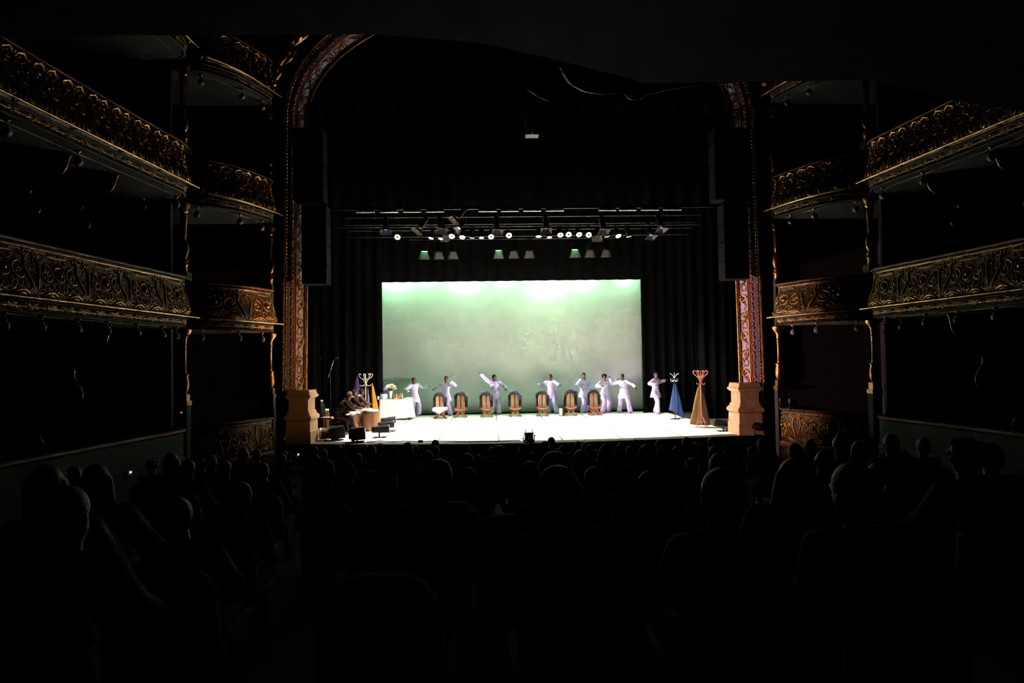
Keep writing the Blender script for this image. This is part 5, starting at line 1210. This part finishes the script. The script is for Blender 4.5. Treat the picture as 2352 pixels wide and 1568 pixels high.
for rn, k in enumerate(rows_sorted):
    for n, (x, i) in enumerate(sorted(byrow[k])): rank[i] = (rn, n, len(byrow[k]))
rr = random.Random(11)
PHONE = None
CARD = 'one two three four five six seven eight nine ten eleven twelve thirteen fourteen fifteen sixteen seventeen'.split()
for i, (x, k, sc, px, w) in enumerate(placed):
    Y = ROWS[k]; ty = 7 if i == pi else rr.choice([0, 0, 1, 1, 2, 3, 4, 5, 5, 6])
    if 600 < px < 612: ty = 5
    src, p = AUD[ty]; rn, n, tot = rank[i]
    where = 'alone in audience row %s' % CARD[rn] if tot == 1 else '%s from left in audience row %s' % (ORDN(n), CARD[rn])
    lb = 'person with %s, %s' % (HAIR_W[ty], where)
    loc = (x-(p.head.x*sc), Y, floor_z(Y)); rz = rr.uniform(-.12, .12)
    if ty in used: o = copy_tree(src, loc, rz, sc, lb)
    else: o = src; o.location = loc; o.rotation_euler = (0, 0, rz); o.scale = (sc,)*3; o['label'] = lb; used[ty] = 1; kids(o); KIDS[o.name] = [(c, []) for c in kids(o)]
    if ty == 7: PHONE = (Vector(loc), sc, p.wr)
    sl = (x-(p.head.x*sc), Y, floor_z(Y))
    sb = 'seat under the person %s' % where
    s_ = copy_tree(SEAT, sl, 0, (1, sc, sc), label='dark plush '+sb)
for ty, (src, p) in enumerate(AUD):
    if ty not in used:
        for c in kids(src): bpy.data.objects.remove(c)
        bpy.data.objects.remove(src)
# empty seats near the camera
EM = [(1040, 1165, 5.66), (1165, 1180, 4.74), (1190, 1215, 3.82), (1085, 1210, 3.82), (900, 1270, 2.9), (1345, 1150, 5.66), (1420, 1190, 3.82)]
emp = []
for px, py, Y in EM:
    q = at(px, py, Y); k = min(range(len(ROWS)), key=lambda j: abs(ROWS[j]-Y)); Y = ROWS[k]
    if all(abs(q.x-x2) > .55 for x2, k2, *_ in placed if k2 == k) and all(abs(q.x-a) > .57 or b_ != k for a, b_ in emp): emp.append((q.x, k))
for n, (x, k) in enumerate(sorted(emp)):
    copy_tree(SEAT, (x, ROWS[k], floor_z(ROWS[k])), 0, label='empty dark plush seat, %s from the left of those near the camera' % NTH[n])
for c in kids(SEAT): bpy.data.objects.remove(c)
bpy.data.objects.remove(SEAT)
if PHONE:
    loc, sc, wr = PHONE; q = loc+(wr+V3(0, .10, .06))*sc
    o = thing('smartphone', 'glowing smartphone held up in the stalls left of the stage', 'phone', q); MB().box((0, 0, 0), (.07, .009, .14)).build('case', M['black'], o)
    MB().box((0, -.0055, .02), (.030, .002, .04)).build('screen', mat('phone_screen', (.3, .4, .5), .2, 0, .1, emit=(.55, .75, 1.0), estr=.8), o)
bpy.data.scenes.remove(TMP)

# ---- small marker lights
def plate(p, n, w, h, e, c, label, col=(.10, .10, .11)):
    o = thing('step_light', label, 'marker light', p); R = frame((0, 0, 1), n)
    MB().box((0, 0, 0), (w, .02, h), R).build('plate', mat('plate_plastic', col, .5, 0, .1), o)
    MB().ell(Vector(n).normalized()*.012+V3(0, 0, h*.12), (w*.17, .012, h*.16), R, seg=12, rings=6).build('bulb', mat('marker_bulb', (.5, .5, .6), .3, 0, .05, emit=c, estr=e), o)
def on_main(px, py, off=.05):
    best = None
    for u in np.linspace(0, MAIN.L*.85, 500):
        x, y, nx, ny = MAIN.frame(u); s = -1 if px < 1176 else 1
        q = V3(s*(x+nx*off), y+ny*off, .0); a = topx((q.x, q.y, 0))[0]
        if best is None or abs(a-px) < best[0]: best = (abs(a-px), q, V3(s*nx, ny, 0))
    q, n = best[1], best[2]; d = ray(px, py); t = (q.y-EYE.y)/d.y; q.z = EYE.z+d.z*t; return q, n
q, n = on_main(298, 1086); plate(q, n, .17, .12, 5.0, (.55, .50, 1.0), 'glowing bluish step light on the left stalls parapet')
for px, py, wd in ((83, 828, 'left'), (2278, 795, 'right')):
    s = -1 if wd == 'left' else 1; d = ray(px, py); t = (s*10.49-EYE.x)/d.x; q = EYE+d*t
    plate(q, (-s, 0, 0), .30, .15, 1.2, (.35, .3, 1.0), 'tiny blue marker light on the %s side wall' % wd, (.03, .03, .035))
q = V3(-7.93+.05, 15.92-.115, 0); d = ray(446, 947); t = (q.y-EYE.y)/d.y; q.z = EYE.z+d.z*t; q.x = EYE.x+d.x*t
plate(V3(-8.07, 15.80, q.z), (0, -1, 0), .10, .05, 2.0, (1.0, .62, .40), 'small warm light on the left column pedestal')
